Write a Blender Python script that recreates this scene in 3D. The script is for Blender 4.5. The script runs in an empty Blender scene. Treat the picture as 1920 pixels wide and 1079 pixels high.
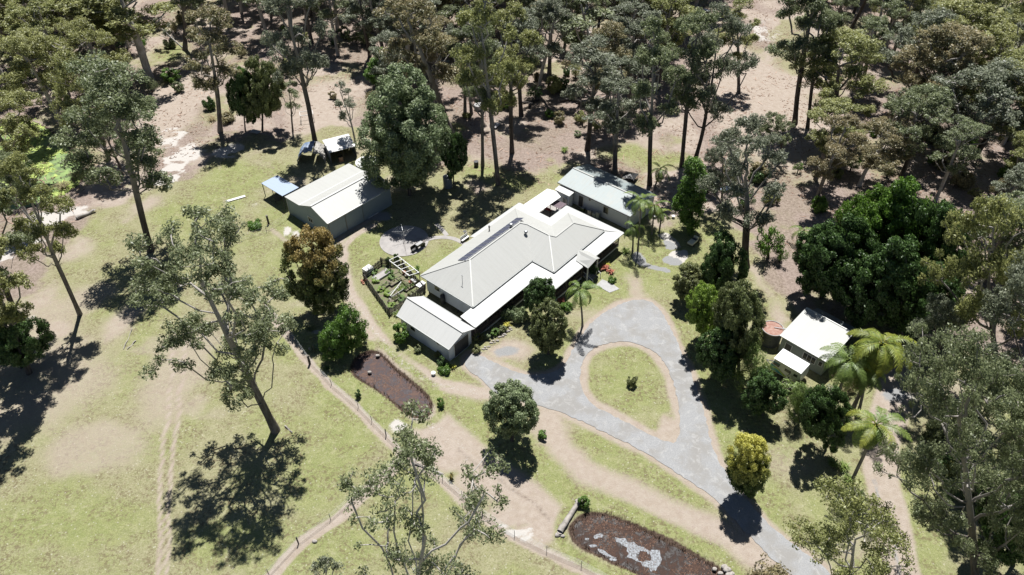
import bpy, math, random
import numpy as np
from mathutils import Vector
R = math.radians
C = bpy.context.scene.collection
SC = bpy.context.scene

# ------------------------------------------------------------------ camera, world, sun, exposure
CAMH, PITCH, FPX = 70.0, 42.3, 1355.0
cam = bpy.data.objects.new('camera', bpy.data.cameras.new('camera'))
C.objects.link(cam)
cam.location = (0, 0, CAMH)
cam.rotation_euler = (R(90 - PITCH), 0, 0)
cam.data.lens = 36 * FPX / 1920
cam.data.clip_end = 3000
SC.camera = cam
SUN_EL, SUN_AZ = R(67), R(3)          # sun stands in front of the camera, slightly right of the view direction
w = bpy.data.worlds.new('World'); SC.world = w; w.use_nodes = True
nt = w.node_tree
sky = nt.nodes.new('ShaderNodeTexSky'); sky.sky_type = 'NISHITA'; sky.sun_disc = False
sky.air_density = .55; sky.dust_density = .15; sky.sun_elevation = SUN_EL; sky.sun_rotation = SUN_AZ
nt.links.new(sky.outputs[0], nt.nodes['Background'].inputs[0])
nt.nodes['Background'].inputs[1].default_value = 0.05
sl = bpy.data.lights.new('sun', 'SUN'); sl.energy = 5.0; sl.angle = R(0.5); sl.color = (1, 0.985, 0.955)
so = bpy.data.objects.new('sun', sl); C.objects.link(so)
sd = Vector((math.sin(SUN_AZ) * math.cos(SUN_EL), math.cos(SUN_AZ) * math.cos(SUN_EL), math.sin(SUN_EL)))
so.rotation_euler = sd.to_track_quat('Z', 'Y').to_euler()
so.location = (0, 100, 100)
SC.view_settings.view_transform = 'Standard'; SC.view_settings.look = 'None'
SC.view_settings.gamma = 1; SC.view_settings.exposure = 0.76
SC.cycles.max_bounces = 5; SC.cycles.diffuse_bounces = 3; SC.cycles.transmission_bounces = 3
SC.cycles.glossy_bounces = 2

# ------------------------------------------------------------------ helpers
_f = np.array([0, math.cos(R(PITCH)), -math.sin(R(PITCH))]); _u = np.array([0, math.sin(R(PITCH)), math.cos(R(PITCH))])
def ray(px, py): return _f + np.array([1., 0, 0]) * (px - 960) / FPX - _u * (py - 539.5) / FPX
def un(px, py, h=0.0):                       # where a sight line meets height h
    d = ray(px, py); t = (h - CAMH) / d[2]
    return np.array([0, 0, CAMH]) + d * t
def U2(pts, h=0.0): return [tuple(un(x, y, h)[:2]) for x, y in pts]

def tag(o, label=None, cat=None, group=None, kind=None):
    if label: o['label'] = label
    if cat: o['category'] = cat
    if group: o['group'] = group
    if kind: o['kind'] = kind
    return o
def empty(name, loc, rz=0.0, label=None, cat=None, group=None):
    o = bpy.data.objects.new(name, None); C.objects.link(o)
    o.location = loc; o.rotation_euler = (0, 0, rz); o.empty_display_size = .3
    return tag(o, label, cat, group)
def link(name, me, mat=None, parent=None):
    if mat is not None and not me.materials: me.materials.append(mat)
    o = bpy.data.objects.new(name, me); C.objects.link(o)
    if parent: o.parent = parent
    return o

class MB:
    def __init__(s): s.v = []; s.f = []; s.uv = []
    def add(s, vs, fs, uvs=None):
        n = len(s.v); s.v += [tuple(map(float, v)) for v in vs]
        for k, f in enumerate(fs):
            s.f.append(tuple(i + n for i in f)); s.uv.append(uvs[k] if uvs else None)
        return s
    def box(s, c, d, rz=0.0):
        cx, cy, cz = c; a, b, h = d[0] / 2, d[1] / 2, d[2] / 2; co, si = math.cos(rz), math.sin(rz)
        vs = []
        for z in (-h, h):
            for x, y in ((-a, -b), (a, -b), (a, b), (-a, b)):
                vs.append((cx + x * co - y * si, cy + x * si + y * co, cz + z))
        return s.add(vs, [(3, 2, 1, 0), (4, 5, 6, 7), (0, 1, 5, 4), (1, 2, 6, 5), (2, 3, 7, 6), (3, 0, 4, 7)])
    def bar(s, p, q, t=.05, t2=None):
        p = Vector(p); q = Vector(q); d = (q - p).normalized()
        up = Vector((0, 0, 1)) if abs(d.z) < .95 else Vector((1, 0, 0))
        x = d.cross(up).normalized() * t / 2; y = x.normalized().cross(d) * (t2 or t) / 2
        vs = [p - x - y, p + x - y, p + x + y, p - x + y, q - x - y, q + x - y, q + x + y, q - x + y]
        return s.add(vs, [(3, 2, 1, 0), (4, 5, 6, 7), (0, 1, 5, 4), (1, 2, 6, 5), (2, 3, 7, 6), (3, 0, 4, 7)])
    def cyl(s, c, r, h, n=16, r2=None, cap=True):
        r2 = r if r2 is None else r2; vs = []
        for k in range(n):
            t = 2 * math.pi * k / n; vs.append((c[0] + r * math.cos(t), c[1] + r * math.sin(t), c[2]))
        for k in range(n):
            t = 2 * math.pi * k / n; vs.append((c[0] + r2 * math.cos(t), c[1] + r2 * math.sin(t), c[2] + h))
        fs = [(k, (k + 1) % n, n + (k + 1) % n, n + k) for k in range(n)]
        if cap: fs += [tuple(range(n))[::-1], tuple(range(n, 2 * n))]
        return s.add(vs, fs)
    def poly(s, pts, th=.07, uv=False):       # a sheet with thickness below it
        n = len(pts); vs = list(pts) + [(p[0], p[1], p[2] - th) for p in pts]
        P = [Vector(p) for p in pts]; nn = (P[1] - P[0]).cross(P[2] - P[0])
        if nn.z < 0:
            vs = vs[:n][::-1] + vs[n:][::-1]; P = P[::-1]; nn = -nn
        nn.normalize(); hd = Vector((-nn.y, nn.x, 0))
        hd = hd.normalized() if hd.length > 1e-3 else Vector((1, 0, 0))
        dn = nn.cross(hd)
        uvt = [(p.dot(hd), p.dot(dn)) for p in P]
        fs = [tuple(range(n)), tuple(range(2 * n - 1, n - 1, -1))] + [(k, n + k, n + (k + 1) % n, (k + 1) % n) for k in range(n)]
        uvs = [uvt] + [None] * (n + 1)
        return s.add(vs, fs, uvs)
    def build(s, name, mat, parent=None, smooth=False):
        me = bpy.data.meshes.new(name); me.from_pydata(s.v, [], s.f); me.materials.append(mat)
        if any(u is not None for u in s.uv):
            l = me.uv_layers.new(name='UVMap'); i = 0
            for f, u in zip(s.f, s.uv):
                for k in range(len(f)):
                    l.data[i].uv = u[k] if u else (0.4, 0.4)
                    i += 1
        if smooth: me.polygons.foreach_set('use_smooth', [True] * len(me.polygons))
        me.update(); o = bpy.data.objects.new(name, me); C.objects.link(o)
        if parent: o.parent = parent
        return o

def np_mesh(name, V, F, attr=None, smooth=False):
    """V (n,3), F list of int arrays (k,m)"""
    me = bpy.data.meshes.new(name); V = np.asarray(V, np.float32)
    me.vertices.add(len(V)); me.vertices.foreach_set('co', V.ravel())
    F = [f for f in F if len(f)]
    tot = np.concatenate([np.full(len(f), f.shape[1], np.int32) for f in F])
    idx = np.concatenate([f.ravel() for f in F]).astype(np.int32)
    st = np.concatenate([[0], np.cumsum(tot)[:-1]]).astype(np.int32)
    me.loops.add(len(idx)); me.loops.foreach_set('vertex_index', idx)
    me.polygons.add(len(tot)); me.polygons.foreach_set('loop_start', st)
    try: me.polygons.foreach_set('loop_total', tot)
    except Exception: pass
    me.update(calc_edges=True)
    for k, v in (attr or {}).items():
        a = me.color_attributes.new(k, 'FLOAT_COLOR', 'POINT')
        v = np.asarray(v, np.float32)
        if v.shape[1] == 3: v = np.concatenate([v, np.ones((len(v), 1), np.float32)], 1)
        a.data.foreach_set('color', v.ravel())
    if smooth: me.polygons.foreach_set('use_smooth', np.ones(len(tot), bool))
    me.validate()
    return me

# ------------------------------------------------------------------ materials
def new_mat(name):
    m = bpy.data.materials.new(name); m.use_nodes = True
    n = m.node_tree.nodes; b = n['Principled BSDF']
    return m, n, m.node_tree.links, b
def N(n, t, **k):
    x = n.new(t)
    for a, v in k.items():
        if a.startswith('i_'):
            key = a[2:]
            x.inputs[int(key) if key.isdigit() else key.replace('_', ' ')].default_value = v
        else: setattr(x, a, v)
    return x
def mixc(n, l, f, a, b, t='MIX'):
    m = n.new('ShaderNodeMix'); m.data_type = 'RGBA'; m.blend_type = t
    for s, v in ((0, f), (6, a), (7, b)):
        if isinstance(v, (int, float)): m.inputs[s].default_value = v
        elif isinstance(v, tuple): m.inputs[s].default_value = (*v, 1) if len(v) == 3 else v
        else: l.new(v, m.inputs[s])
    return m.outputs[2]
def mth(n, l, op, a, b=None, c=None, clamp=False):
    m = n.new('ShaderNodeMath'); m.operation = op; m.use_clamp = clamp
    for s, v in ((0, a), (1, b), (2, c)):
        if v is None: continue
        if isinstance(v, (int, float)): m.inputs[s].default_value = v
        else: l.new(v, m.inputs[s])
    return m.outputs[0]
def sstep(n, l, x, a, b):
    m = n.new('ShaderNodeMapRange'); m.interpolation_type = 'SMOOTHSTEP'
    l.new(x, m.inputs[0]); m.inputs[1].default_value = a; m.inputs[2].default_value = b
    return m.outputs[0]
def noise(n, l, scale, detail=4, rough=.55, vec=None, dist=0):
    x = N(n, 'ShaderNodeTexNoise'); x.inputs['Scale'].default_value = scale; x.inputs['Detail'].default_value = detail
    x.inputs['Roughness'].default_value = rough; x.inputs['Distortion'].default_value = dist
    if vec is None:
        tc = N(n, 'ShaderNodeTexCoord'); vec = tc.outputs['Object']
    l.new(vec, x.inputs['Vector']); return x.outputs['Fac']

def simple(name, col, rough=.6, var=.25, scale=3., metal=0., spec=.5, col2=None, bump=0.):
    m, n, l, b = new_mat(name)
    ns = noise(n, l, scale, 5, .65)
    c2 = col2 or tuple(c * (1 - var) for c in col)
    l.new(mixc(n, l, sstep(n, l, ns, .35, .7), col, c2), b.inputs['Base Color'])
    b.inputs['Roughness'].default_value = rough; b.inputs['Metallic'].default_value = metal
    b.inputs['Specular IOR Level'].default_value = spec
    if bump:
        bp = N(n, 'ShaderNodeBump'); bp.inputs['Strength'].default_value = bump; bp.inputs['Distance'].default_value = .03
        l.new(noise(n, l, scale * 6, 3), bp.inputs['Height']); l.new(bp.outputs[0], b.inputs['Normal'])
    return m

def roof_mat(name, col, dirt=.12, pitch=.76, rough=.45, rust=0.):
    m, n, l, b = new_mat(name)
    uv = N(n, 'ShaderNodeUVMap'); sep = N(n, 'ShaderNodeSeparateXYZ'); l.new(uv.outputs[0], sep.inputs[0])
    fr = mth(n, l, 'FRACT', mth(n, l, 'DIVIDE', sep.outputs[0], pitch))
    seam = mth(n, l, 'LESS_THAN', mth(n, l, 'ABSOLUTE', mth(n, l, 'SUBTRACT', fr, .5)), .04)
    sheet = N(n, 'ShaderNodeTexWhiteNoise', noise_dimensions='1D')
    l.new(mth(n, l, 'FLOOR', mth(n, l, 'DIVIDE', sep.outputs[0], pitch)), sheet.inputs['W'])
    c = mixc(n, l, mth(n, l, 'MULTIPLY', sheet.outputs[0], .2), col, tuple(x * .86 for x in col))
    c = mixc(n, l, mth(n, l, 'MULTIPLY', seam, .10), c, tuple(x * .5 for x in col))
    mp = N(n, 'ShaderNodeMapping'); l.new(uv.outputs[0], mp.inputs[0]); mp.inputs['Scale'].default_value = (2.2, .35, 1)
    st = sstep(n, l, noise(n, l, 1.2, 6, .7, mp.outputs[0]), .48, .75)
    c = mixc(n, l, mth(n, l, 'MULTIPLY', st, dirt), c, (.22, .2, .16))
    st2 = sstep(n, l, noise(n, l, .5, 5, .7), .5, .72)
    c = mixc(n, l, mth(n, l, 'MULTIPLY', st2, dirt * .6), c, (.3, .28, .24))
    if rust: c = mixc(n, l, mth(n, l, 'MULTIPLY', sstep(n, l, noise(n, l, 1.6, 6, .75), .52, .62), rust), c, (.16, .08, .05))
    l.new(c, b.inputs['Base Color']); b.inputs['Roughness'].default_value = rough
    b.inputs['Specular IOR Level'].default_value = .35
    cr = mth(n, l, 'SINE', mth(n, l, 'MULTIPLY', sep.outputs[0], 2 * math.pi / .19))
    bp = N(n, 'ShaderNodeBump'); bp.inputs['Strength'].default_value = .35; bp.inputs['Distance'].default_value = .02
    l.new(cr, bp.inputs['Height']); l.new(bp.outputs[0], b.inputs['Normal'])
    return m

def board_mat(name, col, pitch=.2, vertical=False):
    m, n, l, b = new_mat(name)
    tc = N(n, 'ShaderNodeTexCoord'); sep = N(n, 'ShaderNodeSeparateXYZ'); l.new(tc.outputs['Object'], sep.inputs[0])
    src = mth(n, l, 'ADD', sep.outputs[0], sep.outputs[1]) if vertical else sep.outputs[2]
    fr = mth(n, l, 'FRACT', mth(n, l, 'DIVIDE', src, pitch))
    gr = mth(n, l, 'LESS_THAN', fr, .12)
    c = mixc(n, l, mth(n, l, 'MULTIPLY', gr, .35), col, tuple(x * .4 for x in col))
    c = mixc(n, l, mth(n, l, 'MULTIPLY', sstep(n, l, noise(n, l, 1.3, 5, .7), .45, .75), .3), c, tuple(x * .6 for x in col))
    l.new(c, b.inputs['Base Color']); b.inputs['Roughness'].default_value = .65
    return m

def leaf_mat(name, ca, cb, tip=(.2, .2, .06), tipf=.0, trans=.3, hv=.25, c3=None, gloss=.03):
    m, n, l, b = new_mat(name); n.remove(b)
    at = N(n, 'ShaderNodeAttribute', attribute_name='tint'); sep = N(n, 'ShaderNodeSeparateColor'); l.new(at.outputs['Color'], sep.inputs[0])
    oi = N(n, 'ShaderNodeObjectInfo')
    f = mth(n, l, 'ADD', mth(n, l, 'MULTIPLY', sep.outputs[0], .6), mth(n, l, 'MULTIPLY', sep.outputs[1], .4))
    c = mixc(n, l, f, ca, cb)
    c = mixc(n, l, mth(n, l, 'MULTIPLY', oi.outputs['Random'], hv * 2, clamp=True), c, c3 or tuple(x * y for x, y in zip(cb, (1.25, .95, .8))))
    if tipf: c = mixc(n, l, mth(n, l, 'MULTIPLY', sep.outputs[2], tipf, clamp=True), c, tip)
    v = mth(n, l, 'ADD', .72, mth(n, l, 'MULTIPLY', sep.outputs[1], .6))
    c = mixc(n, l, 1., c, (0, 0, 0), 'MULTIPLY') if False else c
    hs = N(n, 'ShaderNodeHueSaturation'); l.new(c, hs.inputs['Color']); l.new(v, hs.inputs['Value'])
    c = hs.outputs[0]
    d = N(n, 'ShaderNodeBsdfDiffuse'); t = N(n, 'ShaderNodeBsdfTranslucent'); g = N(n, 'ShaderNodeBsdfGlossy')
    l.new(c, d.inputs[0]); l.new(c, t.inputs[0]); g.inputs['Roughness'].default_value = .5; g.inputs[0].default_value = (1, 1, 1, 1)
    m1 = N(n, 'ShaderNodeMixShader'); m1.inputs[0].default_value = trans; l.new(d.outputs[0], m1.inputs[1]); l.new(t.outputs[0], m1.inputs[2])
    m2 = N(n, 'ShaderNodeMixShader'); m2.inputs[0].default_value = gloss; l.new(m1.outputs[0], m2.inputs[1]); l.new(g.outputs[0], m2.inputs[2])
    l.new(m2.outputs[0], n['Material Output'].inputs[0])
    return m

def bark_mat(name, lo, hi, patch, hiup=.75):
    m, n, l, b = new_mat(name)
    tc = N(n, 'ShaderNodeTexCoord'); mp = N(n, 'ShaderNodeMapping'); l.new(tc.outputs['Object'], mp.inputs[0]); mp.inputs['Scale'].default_value = (3, 3, .6)
    c = mixc(n, l, sstep(n, l, noise(n, l, 1., 6, .7, mp.outputs[0]), .4, .65), lo, hi)
    c = mixc(n, l, mth(n, l, 'MULTIPLY', sstep(n, l, noise(n, l, .6, 4, .6), .5, .7), .6), c, patch)
    sp = N(n, 'ShaderNodeSeparateXYZ'); l.new(tc.outputs['Object'], sp.inputs[0])
    if hiup: c = mixc(n, l, mth(n, l, 'MULTIPLY', sstep(n, l, mth(n, l, 'ADD', sp.outputs[2], mth(n, l, 'MULTIPLY', noise(n, l, .5, 3, .6), 6.)), 8., 15.), hiup), c, (.40, .37, .34))
    l.new(c, b.inputs['Base Color']); b.inputs['Roughness'].default_value = .85; b.inputs['Specular IOR Level'].default_value = .2
    bp = N(n, 'ShaderNodeBump'); bp.inputs['Strength'].default_value = .6; bp.inputs['Distance'].default_value = .05
    l.new(noise(n, l, 6, 4, .6, mp.outputs[0]), bp.inputs['Height']); l.new(bp.outputs[0], b.inputs['Normal'])
    return m

M = {}
M['roof'] = roof_mat('light_steel_roof', (.375, .375, .355), .12)
M['roof_white'] = roof_mat('white_steel_roof', (.46, .46, .445), .08)
M['roof_old_shade'] = roof_mat('aged_shade_mottled_roof', (.22, .255, .255), .6)  # dark tone and heavy blotches paint leaf shade onto the annex roof
M['roof_rust'] = roof_mat('patchy_iron_roof', (.56, .56, .55), .3, rust=.4)
M['blue_sheet'] = roof_mat('blue_grey_sheet', (.30, .36, .46), .2)
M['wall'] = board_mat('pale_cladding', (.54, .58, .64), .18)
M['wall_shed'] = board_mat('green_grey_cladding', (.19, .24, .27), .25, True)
M['wall_dark'] = board_mat('dark_grey_cladding', (.17, .18, .18), .2)  # plain dark grey boards, same tone wherever used
M['wall_cottage'] = board_mat('grey_green_boards', (.23, .26, .23), .2)
M['trim'] = simple('white_paint', (.6, .6, .58), .5, .15, 4)
M['gutter'] = simple('gutter_paint', (.30, .31, .30), .5, .15, 4)
M['glass'] = simple('dark_glass', (.025, .03, .035), .12, .3, 2)
M['door_dark'] = simple('dark_door', (.05, .05, .055), .5, .3, 3)
M['timber'] = simple('weathered_timber', (.16, .14, .125), .85, .5, 5, bump=.3)
M['timber_dark'] = simple('dark_stained_timber', (.07, .06, .055), .85, .5, 4, bump=.3)
M['deck'] = simple('deck_boards', (.12, .09, .07), .7, .4, 3)
M['picket'] = simple('grey_pickets', (.13, .125, .12), .9, .5, 3, bump=.4)
M['concrete'] = simple('concrete', (.31, .29, .275), .9, .22, .7, bump=.2)
M['concrete_pale'] = simple('pale_concrete', (.34, .335, .33), .9, .18, 1.5)
M['metal'] = simple('grey_metal', (.32, .33, .34), .4, .25, 6, metal=.4)
M['steel_dark'] = simple('dark_metal', (.045, .045, .05), .5, .4, 6)
M['tank_blue'] = simple('blue_grey_tank', (.14, .18, .22), .5, .3, 3)
M['tank_wall'] = simple('dark_tank_wall', (.075, .08, .075), .6, .35, 3)
M['rust'] = simple('rust_red', (.24, .115, .085), .85, .45, 2.4, col2=(.33, .22, .18))
M['white_gloss'] = simple('white_enamel', (.62, .62, .61), .4, .12, 2)
M['teal'] = simple('teal_graphic', (.02, .22, .27), .35, .2, 3)
M['lime'] = simple('lime_graphic', (.35, .45, .10), .35, .2, 3)
M['tarp'] = simple('blue_tarp', (.09, .14, .24), .45, .5, 1.4, col2=(.30, .34, .40), bump=.4)
M['tarp_grey'] = simple('grey_tarp', (.35, .33, .30), .8, .4, 1.4)
M['shade_cloth'] = simple('plum_shade_cloth', (.12, .085, .10), .8, .3, 2)
M['black'] = simple('black_plastic', (.02, .02, .02), .5, .4, 4)
M['soil'] = simple('garden_soil', (.15, .12, .09), .95, .5, 1.6, col2=(.10, .15, .04), bump=.5)
M['stone'] = simple('pale_rock', (.34, .31, .28), .9, .45, 1.8, bump=.5)
M['log'] = simple('bleached_log', (.33, .30, .27), .9, .5, 1.5, bump=.4)
M['terracotta'] = simple('terracotta', (.30, .13, .08), .8, .3, 4)
M['orange'] = simple('orange_plastic', (.55, .18, .04), .5, .2, 4)
M['red'] = simple('red_fabric', (.25, .02, .02), .7, .3, 4)
M['panel'] = None
m, n, l, b = new_mat('solar_cells')
tc = N(n, 'ShaderNodeTexCoord'); br = N(n, 'ShaderNodeTexBrick', offset=0.0, i_Scale=6.4)
br.inputs['Color1'].default_value = (.055, .06, .085, 1); br.inputs['Color2'].default_value = (.065, .07, .10, 1); br.inputs['Mortar'].default_value = (.09, .09, .11, 1)
br.inputs['Mortar Size'].default_value = .02; br.inputs['Brick Width'].default_value = 1; br.inputs['Row Height'].default_value = 1
l.new(tc.outputs['Object'], br.inputs['Vector']); l.new(br.outputs[0], b.inputs['Base Color']); b.inputs['Roughness'].default_value = .6; b.inputs['Specular IOR Level'].default_value = .08; M['panel'] = m
m, n, l, b = new_mat('picket_slats'); M['picket_s'] = m
tc = N(n, 'ShaderNodeTexCoord')
c = mixc(n, l, sstep(n, l, noise(n, l, 2, 5, .7), .4, .65), (.10, .095, .09), (.20, .19, .18))
l.new(c, b.inputs['Base Color']); b.inputs['Roughness'].default_value = .9

LM = {}
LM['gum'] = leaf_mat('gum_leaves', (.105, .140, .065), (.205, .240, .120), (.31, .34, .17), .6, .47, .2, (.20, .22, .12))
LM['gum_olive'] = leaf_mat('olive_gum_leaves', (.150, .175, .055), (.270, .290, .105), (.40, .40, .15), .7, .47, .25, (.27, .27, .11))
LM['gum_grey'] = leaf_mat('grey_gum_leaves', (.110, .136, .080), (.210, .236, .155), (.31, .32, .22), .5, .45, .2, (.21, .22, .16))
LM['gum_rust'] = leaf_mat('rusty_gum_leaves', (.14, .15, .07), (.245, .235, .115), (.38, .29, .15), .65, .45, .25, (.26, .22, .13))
LM['dark'] = leaf_mat('dark_glossy_leaves', (.028, .062, .020), (.065, .120, .032), (.115, .20, .045), .6, .3, .2, (.07, .12, .04))
LM['bright'] = leaf_mat('bright_green_leaves', (.045, .105, .018), (.10, .20, .03), (.18, .30, .045), .7, .38, .1)
LM['lime'] = leaf_mat('lime_green_leaves', (.13, .22, .03), (.24, .36, .06), (.32, .44, .08), .6, .42, .1)
LM['mid'] = leaf_mat('mid_green_leaves', (.070, .105, .036), (.150, .190, .068), (.24, .26, .12), .6, .35, .3)
LM['pale'] = leaf_mat('pale_green_leaves', (.095, .145, .065), (.19, .255, .12), (.31, .36, .20), .8, .38, .1)
LM['orange'] = leaf_mat('rust_tipped_leaves', (.05, .085, .026), (.11, .15, .045), (.36, .26, .09), .85, .4, .1)
LM['yellow'] = leaf_mat('yellow_flowered_leaves', (.035, .075, .018), (.08, .14, .03), (.70, .66, .17), .82, .4, .05)
LM['feather'] = leaf_mat('feathery_leaves', (.09, .15, .04), (.17, .25, .065), (.26, .34, .09), .6, .42, .2)
LM['dry'] = leaf_mat('dry_grass', (.25, .23, .14), (.36, .33, .21), trans=.5, gloss=0)
LM['turf'] = leaf_mat('turf_blades', (.17, .20, .085), (.25, .27, .13), trans=.5, gloss=0)
LM['palm'] = leaf_mat('palm_fronds', (.08, .15, .035), (.16, .25, .06), (.28, .34, .08), .5, .4, .2)
LM['palm_gold'] = leaf_mat('golden_palm_fronds', (.10, .17, .03), (.22, .29, .05), (.38, .36, .06), .7, .4, .2)
LM['palm_dead'] = leaf_mat('dead_fronds', (.16, .11, .07), (.26, .19, .12), trans=.2)
LM['flower_red'] = leaf_mat('coral_leaves', (.25, .07, .05), (.45, .20, .14), trans=.3)
LM['flower_y'] = leaf_mat('yellow_variegated_leaves', (.25, .28, .05), (.45, .45, .08), trans=.3)
LM['lily'] = leaf_mat('pond_lilies', (.17, .27, .06), (.30, .40, .12), trans=.1)
BM = {'gum': bark_mat('gum_bark', (.10, .085, .075), (.20, .18, .165), (.30, .28, .26)),
      'dark': bark_mat('dark_bark', (.055, .045, .04), (.11, .095, .085), (.08, .07, .06), .55),
      'pale': bark_mat('pale_bark', (.30, .28, .26), (.46, .44, .42), (.18, .15, .13)),
      'palm': bark_mat('palm_bark', (.13, .115, .10), (.24, .22, .19), (.17, .15, .13), 0)}

# ------------------------------------------------------------------ ground
_rs = np.random.RandomState(7); _T = _rs.rand(256, 256)
def vnoise(x, y, s, ox=0.0):
    x = x / s + ox + 100; y = y / s + ox * 1.7 + 100
    xi = np.floor(x).astype(int); yi = np.floor(y).astype(int); fx = x - xi; fy = y - yi
    fx = fx * fx * (3 - 2 * fx); fy = fy * fy * (3 - 2 * fy)
    g = lambda a, b: _T[a % 256, b % 256]
    return (g(xi, yi) * (1 - fx) + g(xi + 1, yi) * fx) * (1 - fy) + (g(xi, yi + 1) * (1 - fx) + g(xi + 1, yi + 1) * fx) * fy
def fbm(x, y, s, ox=0.0, o=4):
    t = 0; a = .5
    for k in range(o): t = t + a * vnoise(x, y, s / 2 ** k, ox + k * 13.7); a *= .5
    return t / (1 - .5 ** o)
def sdist(x, y, P):                            # signed distance, positive inside
    P = np.array(P); Q = np.roll(P, -1, 0); d = np.full(x.shape, 1e9); ins = np.zeros(x.shape, bool)
    for (x0, y0), (x1, y1) in zip(P, Q):
        dx, dy = x1 - x0, y1 - y0; t = np.clip(((x - x0) * dx + (y - y0) * dy) / (dx * dx + dy * dy + 1e-9), 0, 1)
        d = np.minimum(d, np.hypot(x - x0 - t * dx, y - y0 - t * dy))
        if y1 != y0: ins ^= ((y0 > y) != (y1 > y)) & (x < (x1 - x0) * (y - y0) / (y1 - y0) + x0)
    return np.where(ins, d, -d)
def ldist(x, y, P):
    d = np.full(x.shape, 1e9)
    for (x0, y0), (x1, y1) in zip(P[:-1], P[1:]):
        dx, dy = x1 - x0, y1 - y0; t = np.clip(((x - x0) * dx + (y - y0) * dy) / (dx * dx + dy * dy + 1e-9), 0, 1)
        d = np.minimum(d, np.hypot(x - x0 - t * dx, y - y0 - t * dy))
    return d
def smooth(pts, it=2, closed=True):
    P = [np.array(p, float) for p in pts]
    for _ in range(it):
        Q = []; n = len(P)
        for k in range(n if closed else n - 1):
            a, b = P[k], P[(k + 1) % n]; Q += [a * .75 + b * .25, a * .25 + b * .75]
        if not closed: Q = [P[0]] + Q + [P[-1]]
        P = Q
    return [tuple(p) for p in P]
def ss(v, a, b):
    t = np.clip((v - a) / (b - a), 0, 1); return t * t * (3 - 2 * t)

DRIVE = smooth([(878,662),(905,668),(938,686),(985,704),(1035,702),(1063,682),(1078,645),(1110,602),(1155,573),(1195,560),(1228,568),(1247,595),(1270,642),(1291,690),(1313,745),(1326,800),(1339,850),(1366,895),(1400,938),(1440,982),(1485,1020),(1540,1060),(1600,1120),(1560,1140),(1470,1068),(1428,1030),(1385,985),(1340,935),(1290,900),(1240,868),(1180,833),(1110,800),(1060,776),(1010,762),(960,748),(925,738),(905,712),(868,690)])
ISLAND = smooth([(1087,694),(1096,665),(1126,646),(1165,640),(1200,645),(1236,665),(1260,705),(1271,750),(1276,795),(1272,828),(1258,832),(1228,820),(1190,800),(1148,780),(1107,758),(1089,727)])
DRIVE_W = U2(DRIVE); ISLAND_W = U2(ISLAND)
POND1 = U2(smooth([(655,688),(668,668),(692,657),(716,662),(740,690),(775,718),(806,745),(812,770),(795,784),(768,778),(735,752),(700,726),(665,706)]))
POND2 = U2(smooth([(1069,992),(1080,972),(1106,958),(1160,968),(1225,1000),(1285,1030),(1335,1055),(1372,1090),(1370,1125),(1270,1120),(1200,1078),(1130,1046),(1080,1020)]))
SWAMP = U2(smooth([(-70,250),(60,215),(140,280),(165,325),(140,355),(60,392),(-40,400)]))
FOREST = U2([(-600,-260),(2500,-260),(2500,720),(1790,690),(1690,600),(1480,600),(1440,520),(1400,440),(1330,405),(1240,430),(1185,350),(1050,300),(985,350),(900,372),(850,335),(700,262),(640,238),(560,262),(480,262),(410,290),(345,330),(295,350),(215,392),(110,470),(60,560),(-200,640),(-600,760)])
xs = np.concatenate([[-900, -500, -320, -240, -200], np.arange(-170, -62, 1.1), np.arange(-62, 62, .42), np.arange(62, 170, 1.1), [200, 240, 320, 500, 900]])
ys = np.concatenate([[-400, -150, -60, -20, 0, 10, 18], np.arange(22, 125, .42), np.arange(125, 250, 1.0), [262, 290, 350, 500, 800, 1300]])
X, Y = np.meshgrid(xs, ys)
wx = (fbm(X, Y, 3.2, 3) - .5) * 3.2; wy = (fbm(X, Y, 3.2, 9) - .5) * 3.2      # ragged outlines
XX = X + wx; YY = Y + wy
fx2 = X + wx * 2.2; fy2 = Y + wy * 2.2
def pm(px, soft=.6, x=None, y=None): return ss(sdist(XX if x is None else x, YY if y is None else y, U2(px)), -soft, soft)
def em(cx, cy, rx, ry, soft=.35):              # soft patch at a spot
    c = un(cx, cy); a = abs(un(cx + rx, cy)[0] - c[0]); b = abs(un(cx, cy - ry)[1] - un(cx, cy + ry)[1]) / 2
    r = np.hypot((XX - c[0]) / a, (YY - c[1]) / b); return ss(-r, -1 - soft, -1 + soft)
def lm(px, wd, soft=.3): return ss(-ldist(X + wx * .25, Y + wy * .25, U2(px)), -wd - soft, -wd + soft)
big = fbm(X, Y, 22, 1); mid_ = fbm(X, Y, 7, 21)
G = .30 + .45 * ss(mid_, .35, .68) + .2 * (big - .5)
D = .55 * ss(fbm(X, Y, 9, 41), .56, .74)
S = 0 * X; L = 0 * X; K = 0 * X; B = 0 * X
pad = pm([(-400,560),(60,470),(330,330),(520,420),(520,600),(760,855),(500,1090),(-400,1300)], 1.5)
G = G * (1 - .15 * pad)
for e in [(60,720,190,130),(330,700,80,130),(180,840,140,60),(60,600,120,70),(170,560,60,40)]: D = np.maximum(D, .6 * em(*e, .6))
for e in [(600,900,80,70),(640,700,60,60),(120,980,200,60),(430,1010,120,50),(420,370,60,45),(330,400,60,40),(250,590,60,30),(640,830,70,50),(420,340,50,50)]:
    G = np.maximum(G, .80 * em(*e, .7)); D = D * (1 - .6 * em(*e, .7))
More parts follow.
